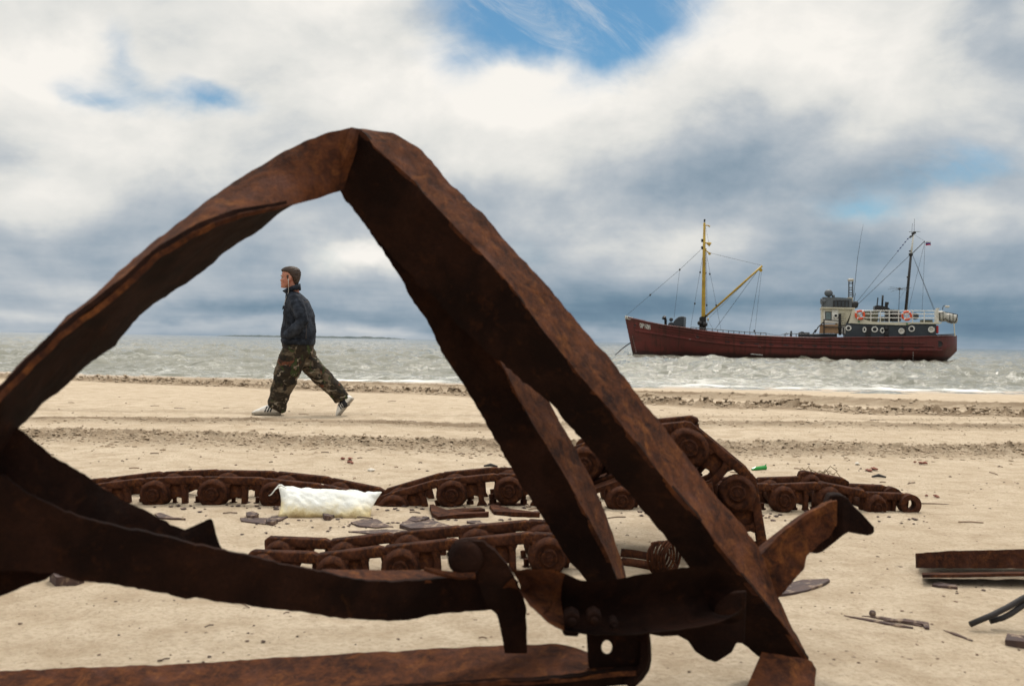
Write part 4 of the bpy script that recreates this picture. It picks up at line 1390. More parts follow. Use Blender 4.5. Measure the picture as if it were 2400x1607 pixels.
M['hull'] = None
k = NT('hull_paint')
k.set('Base Color', k.mix(k.ramp(k.noise(.9, 7, .7, stretch=(.5, .5, 2)), [(.45, 0.0), (.68, .8)]), k.mix(k.ramp(k.noise(.25, 4, .6), [(.4, 0.0), (.6, 1.0)]), (.150, .030, .024), (.112, .022, .019)), (.068, .022, .017)))
E.tree = k.t
streak = k.ramp(k.noise(2.4, 6, .7, stretch=(1.6, .4, .08)), [(.50, 0.0), (.66, .85)])
col_ = k.b.inputs['Base Color'].links[0].from_socket
col_ = k.mix(streak, col_, (.050, .018, .012))
scum = k.ramp(k.noise(2.6, 7, .75, stretch=(1, 1, 2.5)), [(.66, 0.0), (.74, .55)])
sepz = k.t.nodes.new('ShaderNodeSeparateXYZ')
k.t.links.new(k.tc.outputs['Object'], sepz.inputs[0])
wetline = smooth(E(sepz.outputs[2]) * -1.0 + (E(k.noise(1.5, 5, .6)) - .5) * .5, -.62, -.30)
col_ = k.mix(scum, col_, (.23, .085, .05))
k.set('Base Color', k.mix((wetline * .75).s, col_, (.020, .014, .012)))
k.set('Roughness', .5)
k.set('Specular IOR Level', .35)
k.bump(k.noise(.9, 4, .5), .09, .5)
M['hull'] = k.m
M['hull_lo'] = M['hull']
M['cream'] = paint('cream_paint', (.62, .58, .46), (.40, .31, .20), 2.2, .55, lo=.56, hi=.78)
M['grey_ship'] = paint('slate_paint', (.045, .055, .066), (.033, .04, .048), 1.2, .5)
M['grey_top'] = paint('mid_grey_paint', (.12, .135, .15), (.085, .095, .105), 1.6, .55)
M['black_ship'] = paint('black_paint', (.014, .014, .016), (.028, .026, .026), 2, .5)
M['yellow'] = paint('mast_yellow', (.50, .33, .035), (.34, .21, .03), 1.2, .5)
M['wire'] = paint('steel_wire', (.06, .065, .07), (.04, .04, .045), 3, .6)
M['orange'] = paint('buoy_orange', (.72, .10, .035), (.60, .08, .03), 4, .5)
M['white'] = paint('white_paint', (.76, .75, .71), (.60, .58, .52), 3, .5)
M['raft'] = paint('raft_shell', (.66, .64, .58), (.48, .45, .39), 2, .6)
M['tan'] = paint('tan_board', (.36, .22, .12), (.27, .16, .09), 2, .7)
M['canvas'] = paint('green_canvas', (.085, .085, .06), (.06, .058, .045), 2, .85)
M['pane'] = paint('window_glass', (.20, .26, .26), (.10, .13, .14), .8, .1)
M['dark_glass'] = paint('dark_glass', (.02, .022, .025), (.03, .03, .035), 2, .15)
M['deck'] = paint('deck_planks', (.16, .12, .08), (.11, .08, .06), 2, .8)

SX0, SX1 = 1464.0, 2243.0
ship = empty('cargo_ship', S(1855, 842), 'small dark red ship with a yellow mast, standing close inshore', 'ship')
sheer_pts = [(1464, 741), (1485, 746), (1503, 749), (1505, 751), (1562, 762), (1605, 767), (1643, 773.5), (1699, 780), (1767, 786), (1827, 789.5), (1912, 791), (2040, 790), (2120, 789), (2194, 787.5), (2243, 786)]
wl_pts = [(1464, 829), (1483, 830), (1613, 834), (1742, 840), (1912, 844.5), (2040, 847), (2198, 849), (2243, 850)]


def ip(pts, u): return float(np.interp(u, [p[0] for p in pts], [p[1] for p in pts]))


def half_breadth(t):
    b = 3.1
    if t < .36: b *= (1 - (1 - t / .36) ** 2.1) ** .85
    if t > .86: b *= math.sqrt(max(0.0, 1 - ((t - .86) / .14) ** 2.4)) * .999 + .001
    return max(b, .03)


def hull_pt(t, s):
    """near side of the hull: t from stem to stern, s from bottom to bulwark"""
    ut = SX0 + (SX1 - SX0) * t
    vt = ip(sheer_pts, ut)
    rake = max(0, 1 - t / .25) ** 1.3
    vb = ip(wl_pts, ut) + 18
    ub = ut + 22.5 * rake
    if t > .925:
        q = (t - .925) / .075
        vb = vb - (vb - 822) * q ** 1.35
    b = half_breadth(t)
    flare = .50 * max(0, 1 - t / .42)
    fs = 1 - flare * (1 - s) ** 1.2
    tum = 1 - .30 * (1 - min(1, s * 1.7)) ** 2
    if t > .55:
        q = (t - .55) / .45
        tum *= 1 - .75 * q ** 1.6 * max(0, 1 - s / .52) ** 1.1
    u = ub + (ut - ub) * s
    v = vb + (vt - vb) * s
    return u, v, b * fs * tum


ts = np.concatenate([np.linspace(0, .06, 7)[:-1], np.linspace(.06, .9, 44)[:-1], 1 - .1 * (np.linspace(1, 0, 24) ** 1.7)])
ns = 14
near_, far_ = [], []
for t in ts:
    rn, rf = [], []
    for j in range(ns + 1):
        u, v, b = hull_pt(t, j / ns)
        p = S(u, v, -b)
        rn.append(p)
        rf.append(mirror(p))
    near_.append(rn)
    far_.append(rf)
mb = MB()
V, Fc = [], []
cols = []
for rn, rf in zip(near_, far_):
    ring = list(reversed(rn)) + rf                     # bulwark top near .. keel .. bulwark top far
    cols.append(len(V))
    V += ring
w_ = 2 * (ns + 1)
for a, b in zip(cols, cols[1:]):
    for j in range(w_ - 1):
        Fc.append((a + j, b + j, b + j + 1, a + j + 1))
Fc.append(tuple(cols[0] + j for j in range(w_)))
Fc.append(tuple(cols[-1] + j for j in range(w_))[::-1])
mb.add(V, Fc)
# deck, a little under the bulwark
V, Fc = [], []
for i, t in enumerate(ts):
    s = .80
    rn = near_[i]
    f_ = s * ns
    j = int(f_)
    p = rn[j].lerp(rn[j + 1], f_ - j)
    V += [p, mirror(p)]
for i in range(len(ts) - 1):
    Fc.append((2 * i, 2 * i + 1, 2 * i + 3, 2 * i + 2))
hull = mb.build('hull', M['hull'], ship, smooth=True)
hull.data.set_sharp_from_angle(angle=math.radians(40))
MB().add(V, Fc).build('deck', M['deck'], ship)


def along(vfun, t0, t1, n=60, out=.05):
    """points on the near side where the hull is at photo height vfun(u)"""
    r = []
    for i in range(n + 1):
        t = t0 + (t1 - t0) * i / n
        lo, hi = 0.0, 1.0
        for _ in range(20):
            m_ = (lo + hi) / 2
            u, v, b = hull_pt(t, m_)
            if v > vfun(u): lo = m_
            else: hi = m_
        u, v, b = hull_pt(t, lo)
        r.append(S(u, v, -b - out))
    return r


rub = [(1464, 769), (1492, 774.5), (1571, 787), (1656, 800.5), (1742, 809), (1827, 812.5), (1998, 817), (2194, 820.5), (2243, 820)]
MB().tube(along(lambda u: ip(rub, u), .025, .955), .10, 6).build('rub_rail', M['hull'], ship)
for dv0, dv1, a, b in ((-11.5, -9, .10, .93), (-18, -15.5, .10, .90), (-24, -22, .17, .62)):
    f_ = lambda u, dv0=dv0, dv1=dv1: ip(rub, u) + dv0 + (dv1 - dv0) * (u - 1464) / 780
    MB().tube(along(f_, a, b, out=.03), .06, 5).build('strake_rail', M['hull'], ship)
MB().tube(along(lambda u: ip(sheer_pts, u) + .8, .002, .985, out=.02), .06, 5).build('bulwark_cap', M['hull'], ship)
# freeing ports under the rail
for u in range(1700, 2150, 34):
    t = (u - SX0) / (SX1 - SX0)
    p = along(lambda q: ip(rub, q) - 4.2, t, t + .014, 1, .012)
    MB().tube(p, .05, 4).build('scupper', M['black_ship'], ship)
for u, v, r in ((1486, 762, .14), (1635, 787, .22), (2201, 806, .30)):
    t = (u - SX0) / (SX1 - SX0)
    p = along(lambda q: v, t, t, 1, .0)[0]
    n_ = (AFT * (-.35 if t < .1 else (.12 if t > .9 else 0)) - ABEAM).normalized()
    m_ = n_.to_track_quat('Z', 'Y').to_matrix()
    mbb = MB()
    pts = [p + n_ * .02 + m_ @ Vector((r * math.cos(a), r * math.sin(a), 0)) for a in [i * 2 * PI / 14 for i in range(14)]]
    mbb.tube(pts, .05, 6, close=True)
    rg = mbb.build('hawse_hole', M['hull'], ship)
    MB().prism([p + n_ * .03 + m_ @ Vector((r * .9 * math.cos(a), r * .9 * math.sin(a), 0)) for a in [i * 2 * PI / 14 for i in range(14)]], n_ * -.05).build('opening', M['black_ship'], rg)
# draught marks at stem and stern
mbb = MB()
for i in range(8):
    u, v = 1476.5 + i * 1.55, 789 + i * 5.0
    t = max(0.012, (u - 2 - SX0) / (SX1 - SX0) * .45)
    p = along(lambda q: v, .008 + i * .0003, .008 + i * .0003, 1, .02)[0]
    mbb.box(p + Vector((.10, -.05, 0)), (.06, .05, .04))
for i in range(5):
    p = along(lambda q: 826 + i * 4.3, .868, .868, 1, .02)[0]
    mbb.box(p, (.06, .05, .04))
mbb.build('draught_marks', M['white'], ship)
# the name on the bow
GLY = {'О': [[(0.5 + .42 * math.cos(a), .5 + .5 * math.sin(a)) for a in [i * 2 * PI / 14 for i in range(15)]]],
       'Р': [[(.1, 0), (.1, 1), (.6, 1), (.85, .88), (.88, .72), (.8, .56), (.6, .46), (.1, .46)]],
       'И': [[(.08, 1), (.08, 0), (.92, 1), (.92, 0)]],
       'Н': [[(.1, 0), (.1, 1)], [(.9, 0), (.9, 1)], [(.1, .5), (.9, .5)]]}
mbb = MB()
for i, ch_ in enumerate('ОРИОН'):
    u0 = 1500.5 + i * 5.0
    for st_ in GLY[ch_]:
        P = []
        for a, b in st_:
            u = u0 + a * 4.0
            v = 767.6 + i * 1.0 - b * 10.5
            t = (u - SX0) / (SX1 - SX0)
            t2 = t - 10 / 780 * max(0, 1 - t / .25) ** 1.3 * .4
            P.append(along(lambda q: v, t2, t2, 1, .035)[0])
        mbb.tube(P, .032, 4)
mbb.build('bow_lettering', M['white'], ship)
mbb = MB()
for i in range(16):
    u = 1760 + i * 1.8 + random.uniform(-.5, .5)
    t = (u - SX0) / (SX1 - SX0)
    p = along(lambda q: 829 + .10 * (u - 1760) + random.uniform(-1, 1), t, t, 1, .015)[0]
    mbb.box(p, (random.uniform(.05, .16), .02, random.uniform(.02, .06)))
for u, v in ((1617, 795), (1619, 794.5), (1780, 811.5), (1783, 812)):
    t = (u - SX0) / (SX1 - SX0)
    mbb.box(along(lambda q: v, t, t, 1, .10)[0], (.16, .03, .04))
mbb.build('paint_scrapes', M['white'], ship)
# anchor cable
MB().tube([S(1478, 803, -.4), S(1470, 808, -.8), S(1458, 817, -1.4), S(1446, 828, -2), S(1438, 835, -2.4)], .05, 5).build('anchor_cable', M['black_ship'], ship)


def sbox(mb, u0, u1, v0, v1, y0, y1):
    """box between photo columns and rows (taken on its near face)"""
    a, b, c, d = S(u0, v1, y0), S(u1, v1, y0), S(u1, v0, y0), S(u0, v0, y0)
    return mb.prism([a, b, c, d], ABEAM * (y1 - y0))


def spoly(mb, pts, y0, y1):
    return mb.prism([S(u, v, y0) for u, v in pts], ABEAM * (y1 - y0))


def stube(pts, r, mat, name, parent=ship, seg=6, **kw):
    return MB().tube([S(*p) for p in pts], r, seg, **kw).build(name, mat, parent, smooth=seg > 6)


# deck house
house = spoly(MB(), [(1983, 757), (1983, 792), (2194, 792), (2194, 759), (2137, 759), (2123, 763), (2038, 760)], -2.35, 2.35).build('deck_house', M['grey_ship'], ship)


def porthole(u, v, r, y, pale_pane=False, squash=1.0):
    c = S(u, v, y)
    pts = [c + AFT * (r * squash * math.cos(a)) - ABEAM * .03 + UP * (r * math.sin(a)) for a in [i * 2 * PI / 18 for i in range(18)]]
    rim = MB().tube(pts, .055, 6, close=True).build('porthole', M['white'], ship, smooth=True)
    MB().prism([c + AFT * (r * .92 * squash * math.cos(a)) - ABEAM * .02 + UP * (r * .92 * math.sin(a)) for a in [i * 2 * PI / 18 for i in range(18)]], ABEAM * .06).build('pane', M['raft'] if pale_pane else M['dark_glass'], rim)  # some panes take the off-white raft colour, the rest dark glass


for u, v, r, pale_pane, sq in ((1988.6, 769, .19, False, 1), (2026, 772.6, .19, False, .6), (2050, 772, .21, False, 1), (2068, 774.4, .19, False, .75), (2112.6, 776, .20, True, 1), (2136.5, 770.5, .21, False, 1), (2182.6, 772.6, .21, True, 1)):
    porthole(u, v, r, -2.37, pale_pane, sq)
for u0, u1, v0, v1 in ((2028, 2041.5, 765, 791), (2118, 2123, 768, 791)):
    sbox(MB(), u0, u1, v0, v1, -2.38, -2.30).build('door', M['black_ship'], ship)
mb = MB()
for (u0, v0), (u1, v1) in (((2074, 766), (2074.5, 791)), ((2081, 764), (2081, 791)), ((2074, 766), (2081, 764)), ((2074, 772), (2081, 772)), ((2074, 778), (2081, 778)), ((2074, 784), (2081, 784))):
    mb.tube([S(u0, v0, -2.42), S(u1, v1, -2.42)], .07, 5)
mb.ball(S(2077, 770, -2.42), .20)
mb.ball(S(2078, 781, -2.42), (.16, .1, .3))
mb.build('deck_gear', M['black_ship'], ship)
# cream band and boat deck
spoly(MB(), [(1990, 755), (1998, 726), (2003, 726), (2010, 735), (2018, 743), (2027, 748.5), (2041, 753), (2070, 754.5), (2110, 755), (2208, 755), (2203, 759), (2137, 758.5), (2123, 762), (2038, 759.5), (1988, 757)], -2.46, 2.46).build('boat_deck', M['cream'], ship)
for u, v in ((2013, 753.3), (2126, 758.5)):
    sbox(MB(), u - 2, u + 2, v - 1.5, v + 1.5, -2.52, -2.47).build('side_lamp', paint('lamp_green', (.02, .22, .08), None, 4, .3), ship)
# wheelhouse
wh = MB()
spoly(wh, [(1926, 722), (1926, 757), (1962, 757), (1962, 781), (1982, 782), (1984, 756), (1998, 726), (2002, 722)], -1.75, 1.75).build('wheelhouse', M['cream'], ship)
spoly(MB(), [(1924.5, 719.5), (1924.5, 722.5), (2004, 724), (2004, 721)], -1.95, 1.95).build('wheelhouse_roof', M['cream'], ship)
win = sbox(MB(), 1934, 1949, 730, 750, -1.80, -1.74).build('wheelhouse_window', M['black_ship'], ship)
sbox(MB(), 1935.6, 1947.4, 731.8, 748, -1.82, -1.80).build('pane', M['pane'], win)
porthole(1959, 740, .17, -1.81)
sbox(MB(), 1965.5, 1971.5, 735, 785, -1.92, -1.80).build('vent_duct', M['black_ship'], ship)
for i in range(7):
    sbox(MB(), 1971.5, 1981, 731.5 + i * 4.4, 733.4 + i * 4.4, -1.95, -1.78).build('louvre_slat', M['cream'], ship)
sbox(MB(), 1930.5, 1933.5, 726, 757, -1.79, -1.755).build('side_panel', M['white'], ship)
sbox(MB(), 1949.5, 1965, 726, 757, -1.79, -1.755).build('side_panel', M['white'], ship)
sbox(MB(), 1933.5, 1949.5, 750.5, 757, -1.79, -1.755).build('side_panel', M['white'], ship)
sbox(MB(), 1972, 1981.5, 764, 781, -1.79, -1.755).build('side_panel', M['white'], ship)
# upper bridge with its screen
spoly(MB(), [(1928, 696), (1926.5, 720), (1996, 721.5), (1997, 699), (1960, 696.5)], -1.55, 1.55).build('upper_bridge', M['grey_top'], ship)
sc_ = sbox(MB(), 1953, 1990, 704, 721, -1.62, -1.56).build('bridge_screen', M['black_ship'], ship)
for i in range(4):
    sbox(MB(), 1956 + i * 8.6, 1962 + i * 8.6, 706, 719, -1.64, -1.62).build('panel', M['grey_ship'], sc_)
mb = MB()
mb.ball(S(1942, 687, -1.2), (.38, .30, .32))
mb.tube([S(1936, 684, -1.2), S(1936.5, 694, -1.2)], .06, 6)
mb.tube([S(1942, 691, -1.2), S(1943, 697, -1.2)], .12, 8)
mb.tube([S(1953, 697, -1.1), S(1953, 691, -1.1)], .14, 8)
mb.build('searchlight', M['grey_top'], ship, smooth=True)
mb = MB()
mb.tube([S(1935, 704, -1.6), S(1930, 706, -1.65), S(1924, 706, -1.7)], [.08, .14, .26], 10)
mb.build('horn', M['grey_top'], ship)
mb = MB()
for dx, dz in ((0, 0), (3, 1), (6, 3), (2, 4), (7, -1)):
    mb.ball(S(1999 + dx, 713 + dz, -1.3), .24, seg=8)
mb.build('signal_lamp_cluster', M['black_ship'], ship)
# radar post
mb = MB()
for u in (1989, 1998):
    mb.tube([S(u, 722, -.4), S(u + .6, 658, -.4)], .05, 6)
for v in (664, 674, 679, 686, 691, 697):
    mb.tube([S(1989, v, -.4), S(1998.5, v, -.4)], .045, 5)
mb.build('radar_mast', M['wire'], ship)
mb = MB()
mb.tube([S(1994, 659.5, -.4), S(1994, 656.5, -.4), S(1994, 654, -.4), S(1994, 653, -.4)], [.22, .27, .26, .14], 14)
mb.build('radar_dome', M['raft'], ship)
sbox(MB(), 1986, 1999, 697, 722, -1.0, -.5).build('mast_housing', M['cream'], ship)
stube([(2000.5, 696, -.6), (2010, 604, -.6), (2017, 560, -.6), (2023.5, 524, -.6)], [.022, .018, .012, .008], M['wire'], 'whip_antenna')
stube([(2001, 708, -.9), (2005, 687, -.9)], [.03, .03], M['wire'], 'whip_antenna')
# funnel and pipes
spoly(MB(), [(2050, 728), (2051, 716.5), (2057, 715), (2075, 718), (2084, 722), (2086, 725), (2108, 726), (2108, 730), (2050, 730)], -1.0, 1.0).build('engine_casing', M['black_ship'], ship)
stube([(2055.5, 717, -.5), (2057.5, 697.5, -.5)], .05, M['black_ship'], 'exhaust_pipe')
stube([(2067.5, 718, -.4), (2069, 692, -.4)], .085, M['black_ship'], 'exhaust_pipe', seg=8)
mb = MB()
mb.tube([S(2077.5, 721, -.5), S(2077.5, 711, -.5), S(2078.5, 708.5, -.5)], [.13, .13, .15], 10)
mb.box(S(2078.6, 711, -.5), (.28, .3, .22), Matrix.Rotation(-YAW, 3, 'Z'))
mb.build('ventilator', M['black_ship'], ship)
# things stowed on the boat deck
mb = MB()
sbox(mb, 2023, 2059, 729, 753, -1.6, -.2)
mb.build('canvas_cover', M['canvas'], ship, bevel=.08)
mb = MB()
sbox(mb, 2076, 2090, 729, 753, -1.4, -.2)
sbox(mb, 2091, 2112, 731, 753, -1.5, -.2)
mb.build('deck_locker', M['black_ship'], ship, bevel=.06)
for q in ((2062, 2073, 742, 753, -1.3, -.4), (2160, 2186, 749, 755, -1.9, -.8)):
    sbox(MB(), *q).build('crate', M['canvas'], ship)
mb = MB()
mb.tube([S(2145, 741, -1.9), S(2145, 741, -1.5)], .29, 12)
mb.build('cable_drum', M['grey_ship'], ship)
# railing of the boat deck
for u in (2041, 2063, 2084, 2106, 2139, 2166, 2191):
    stube([(u, 755, -2.4), (u + .2, 727.5, -2.4)], .035, M['white'], 'rail_post')
for v, u0, u1 in ((727.5, 2008, 2192), (735.2, 2028, 2192), (744.5, 2022, 2192)):
    stube([(u0, v, -2.4), (2100, v + .3, -2.4), (u1, v + .6, -2.4)], .03 if u1 > 2150 else .03, M['white'], 'guard_rail')
# aft mast, gaff and flag
stube([(2123, 728, 0), (2129, 662, 0), (2135, 597, 0)], [.13, .115, .10], M['black_ship'], 'aft_mast', seg=10)
stube([(2135, 598, 0), (2138.5, 570, 0), (2141, 546, 0)], [.085, .075, .05], M['white'], 'topmast', seg=8)
mb = MB()
mb.tube([S(2130, 596, 0), S(2139.5, 596, 0)], .12, 6)
mb.tube([S(2130.5, 588, 0), S(2136, 588.5, 0)], .07, 6)
mb.tube([S(2125, 649, 0), S(2129.5, 649, 0)], .08, 6)
mb.tube([S(2131.5, 557, 0), S(2140, 551, 0)], .07, 6)
mb.tube([S(2137, 549, 0), S(2146, 544, 0)], .11, 6)
mb.build('mast_fittings', M['black_ship'], ship)
mb = MB()
mb.tube([S(2130, 543.5, 0), S(2157, 543, 0)], .022, 5)
mb.tube([S(2143, 543, -.9), S(2143, 543, .9)], .022, 5)
mb.tube([S(2137, 546, 0), S(2138.5, 523, 0)], .014, 5)
mb.tube([S(2142.5, 546, 0), S(2143.2, 513, 0)], .014, 5)
mb.build('masthead_aerial', M['wire'], ship)
stube([(2138, 594, 0), (2167.5, 565, 0)], .035, M['wire'], 'gaff')
flg = []
fcols = 8
for ci, (nm, col_) in enumerate((('white', (.70, .70, .70)), ('blue', (.02, .05, .28)), ('red', (.50, .025, .02)))):
    V, Fc = [], []
    for i in range(fcols + 1):
        for jj in (0, 1):
            u = 2169.5 + 12 * i / fcols
            v = 565.6 + (ci + jj) * 3.1 + .5 * math.sin(i * .9)
            V.append(S(u, v, .10 * math.sin(i * 1.1)))
    for i in range(fcols): Fc.append((2 * i, 2 * i + 1, 2 * i + 3, 2 * i + 2))
    V2 = [p + ABEAM * .012 for p in V]
    n_ = len(V)
    Fc2 = [tuple(n_ + q for q in f[::-1]) for f in Fc]
    side = []
    for i in range(fcols):
        side += [(2 * i, 2 * i + 2, n_ + 2 * i + 2, n_ + 2 * i), (2 * i + 1, n_ + 2 * i + 1, n_ + 2 * i + 3, 2 * i + 3)]
    side += [(0, n_, n_ + 1, 1), (2 * fcols, 2 * fcols + 1, n_ + 2 * fcols + 1, n_ + 2 * fcols)]
    flg.append(MB().add(V + V2, Fc + Fc2 + side))
flag = flg[0].build('flag', paint('flag_white', (.7, .7, .7), None, 3, .8), ship)
flg[1].build('flag_stripe', paint('flag_blue', (.02, .05, .30), None, 3, .8), flag)
flg[2].build('flag_stripe', paint('flag_red', (.52, .025, .02), None, 3, .8), flag)
# aerial on a pole
mb = MB()
mb.tube([S(2106.5, 727, -.5), S(2108.5, 677, -.5)], .025, 5)
mb.ball(S(2108.5, 676.5, -.5), .12, seg=8)
for a in range(10):
    an = a * 2 * PI / 10 + .2
    q = Vector((math.cos(an), math.sin(an), .22 * math.sin(an * 2 + 1)))
    c = S(2108.5, 677, -.5)
    mb.tube([c, c + q * .55, c + q * .95 + Vector((0, 0, .08 * math.cos(an)))], .012, 4)
mb.build('spider_aerial', M['wire'], ship)
# rafts, davit, stern
def raft(name_, u, v, rx, rz, ang):
    m_ = Matrix.Rotation(ang, 3, 'Y')
    c = S(u, v, -1.4)
    mb = MB()
    prof = [(-1, .0), (-.98, .45), (-.86, .80), (-.6, .95), (-.08, 1.0), (-.06, 1.07), (.06, 1.07), (.08, 1.0), (.6, .95), (.86, .80), (.98, .45), (1, 0.02)]
    rs = []
    for a, r in prof:
        rs.append([c + AFT * (a * rx) + ABEAM * (max(r, .02) * rz * math.cos(b)) + UP * (max(r, .02) * rz * math.sin(b) - a * rx * math.sin(ang)) for b in [i * 2 * PI / 16 for i in range(16)]])
    mb.rings(rs)
    return mb


for u, v, lab in ((2206.5, 741, 'white life raft canister behind the stern rail, inner one'), (2230, 746, 'white life raft canister hung outermost over the stern')):
    c = S(u, v, -1.4)
    r_ = empty('life_raft', c - Vector((0, 0, .4)), lab, 'life raft', 'life raft canisters on the stern')
    raft('x', u, v, .47 if u > 2220 else .44, .42 if u > 2220 else .44, .12).build('canister', M['raft'], r_, smooth=True)
    mb = MB()
    for q in (-4, 4):
        mb.tube([S(u + q, v - 9.5, -1.82), S(u + q, v, -1.86), S(u + q, v + 9.5, -1.8)], .03, 5)
    mb.build('strap', M['canvas'], r_)
mb = MB()
sbox(mb, 2194, 2200, 724, 757, -2.0, -1.6)
mb.tube([S(2198, 724, -1.8), S(2198, 722, -1.8)], .16, 6)
mb.build('stern_post', M['raft'], ship)
mb = MB()
for y in (-1.9, -.9):
    mb.tube([S(2196, 735, y), S(2212, 731.5, y), S(2228, 734, y), S(2244, 737.5, y)], .04, 5)
    mb.tube([S(2244, 737.5, y), S(2242, 750, y), S(2236, 757, y)], .045, 5)
    mb.tube([S(2210, 750, y), S(2216, 746, y), S(2222, 752, y), S(2236, 757, y)], .04, 5)
mb.build('raft_cradle', M['black_ship'], ship)
for y in (-1.9, 1.2):
    stube([(2235.5, 757, y), (2238, 788, y)], .045, M['cream'], 'davit_leg')
stube([(2209, 726, -1.8), (2210, 719, -1.8), (2213, 716, -1.8), (2219, 716.5, -1.8)], .03, M['wire'], 'lamp_post')
mb = MB()
mb.tube([S(2220, 716, -1.8), S(2220, 718, -1.8), S(2220, 721, -1.8)], [.16, .20, .15], 10)
mb.build('deck_lamp', M['raft'], ship)
mb = MB()
for i, u in enumerate((2195, 2207, 2220, 2237)):
    y = -2.1 + i * .35
    mb.tube([S(u, 790, y), S(u, 784.5, y)], .04, 5)
mb.build('stern_rail_post', M['black_ship'], ship)
stube([(2194, 784.8, -2.15), (2220, 784, -1.75), (2238, 783.3, -1.0)], .05, M['black_ship'], 'stern_rail')
mb = MB()
for i in range(4): mb.ball(S(2196.5, 766 + i * 4, -2.2), .13, seg=8)
mb.build('red_floats', paint('float_red', (.45, .03, .03), None, 3, .5), ship)
# lifebuoys hang on the rail
for u, v, lab in ((2015.5, 738, 'orange lifebuoy by the wheelhouse end of the rail'), (2125, 740, 'orange lifebuoy under the aft mast')):
    c = S(u, v, -2.58)
    b_ = empty('lifebuoy', c - Vector((0, 0, .42)), lab, 'lifebuoy', 'lifebuoys on the ship rail')
    R_ = .335
    MB().tube([c + AFT * (R_ * math.cos(a)) + UP * (R_ * math.sin(a)) for a in [i * 2 * PI / 22 for i in range(22)]], .095, 8, close=True).build('ring', M['orange'], b_, smooth=True)
    for q in range(4):
        a0 = q * PI / 2 + PI / 4 + .2
        MB().tube([c + AFT * (R_ * math.cos(a)) + UP * (R_ * math.sin(a)) for a in (a0 - .13, a0, a0 + .13)], .101, 8).build('band', M['white'], b_)
    mb = MB()
    mb.tube([c + Vector((-.2, .02, .12)), c + Vector((0, .0, -.02)), c + Vector((.05, 0, -.2))], .05, 5)
    mb.tube([c + Vector((.18, .02, .14)), c + Vector((0, .0, .02))], .045, 5)
    mb.build('lanyard', M['raft'], b_)
# wires aft
for pts, r in ((((2134, 552, 0), (2007, 709, -.5)), .016), (((2132.6, 598, 0), (2004, 719, -.8)), .020), (((2139, 598, 0), (2191, 726, -1.5)), .015), (((2139, 598, 0), (2189, 727, 1.5)), .015), (((2168, 568, 0), (2161, 735, -.8)), .012), (((2167.5, 567, 0), (2129, 727, .8)), .012), (((2141, 549, 0), (2167, 565, 0)), .010), (((2109, 700, 0), (2132, 660, 0)), .008)):
    stube([pts[0], pts[1]], r, M['wire'], 'stay_wire', seg=5)
mb = MB()
for i in range(5):
    a = .05 + .045 * i
    mb.ball(S(2134 - 127 * a, 552 + 157 * a, -.5 * a), .07, seg=6, rows=4)
mb.build('wire_insulators', paint('insulator_blue', (.05, .07, .22), None, 3, .4), ship)

# foremast and boom
stube([(1648, 772, 0), (1648.4, 743, 0), (1649.8, 620, 0), (1651, 522, 0)], [.19, .18, .15, .10], M['yellow'], 'foremast', seg=10)
mb = MB()
sbox(mb, 1639, 1653.5, 752, 776, -.35, .35)
mb.tube([S(1648, 776, 0), S(1648, 742, 0)], .27, 10)
mb.tube([S(1640, 765, -.4), S(1640.5, 744, -.4)], .05, 5)
mb.ball(S(1640, 757, -.4), .22, seg=8)
mb.ball(S(1652, 760, -.4), .24, seg=8)
mb.tube([S(1650, 744, 0), S(1656, 739, 0)], .11, 6)
mb.build('mast_foot', M['black_ship'], ship)
stube([(1656, 739.5, -.3), (1722, 681, -.4), (1786.5, 623, -.5)], [.085, .10, .085], M['yellow'], 'cargo_boom', seg=8)
mb = MB()
mb.tube([S(1648, 528, 0), S(1658, 528, 0), S(1664, 531, 0)], [.05, .05, .07], 6)
mb.tube([S(1645, 583, 0), S(1656, 583, 0)], .07, 6)
mb.tube([S(1653, 586, 0), S(1662, 593, 0)], .06, 6)
mb.tube([S(1663, 594.5, -.08), S(1663, 594.5, .08)], .125, 10)
mb.tube([S(1783, 633, -.58), S(1783, 633, -.40)], .16, 12)
mb.tube([S(1784, 624, -.5), S(1783, 633, -.5)], .04, 5)
mb.tube([S(1661, 748, -.2), S(1658, 748, -.2)], .12, 8)
mb.build('boom_blocks', M['yellow'], ship)
mb = MB()
mb.tube([S(1652, 569, 0), S(1656, 569.5, 0), S(1662, 571.5, -.1), S(1665, 573.5, -.1)], [.05, .07, .17, .20], 10)
mb.build('deck_floodlight', M['yellow'], ship)
mb = MB()
for v in (561, 578):
    mb.tube([S(1643.5, v, 0), S(1648, v, 0)], .05, 5)
    sbox(mb, 1643.5, 1648, v, v + 6, -.1, .1)
    sbox(mb, 1642.5, 1648.5, v + 1.5, v + 3, -.12, .12)
mb.tube([S(1651, 521, 0), S(1651.3, 516, 0)], [.06, .09], 6)
mb.ball(S(1651.6, 515.5, 0), .09, seg=6, rows=4)
mb.build('navigation_lamp', M['black_ship'], ship)
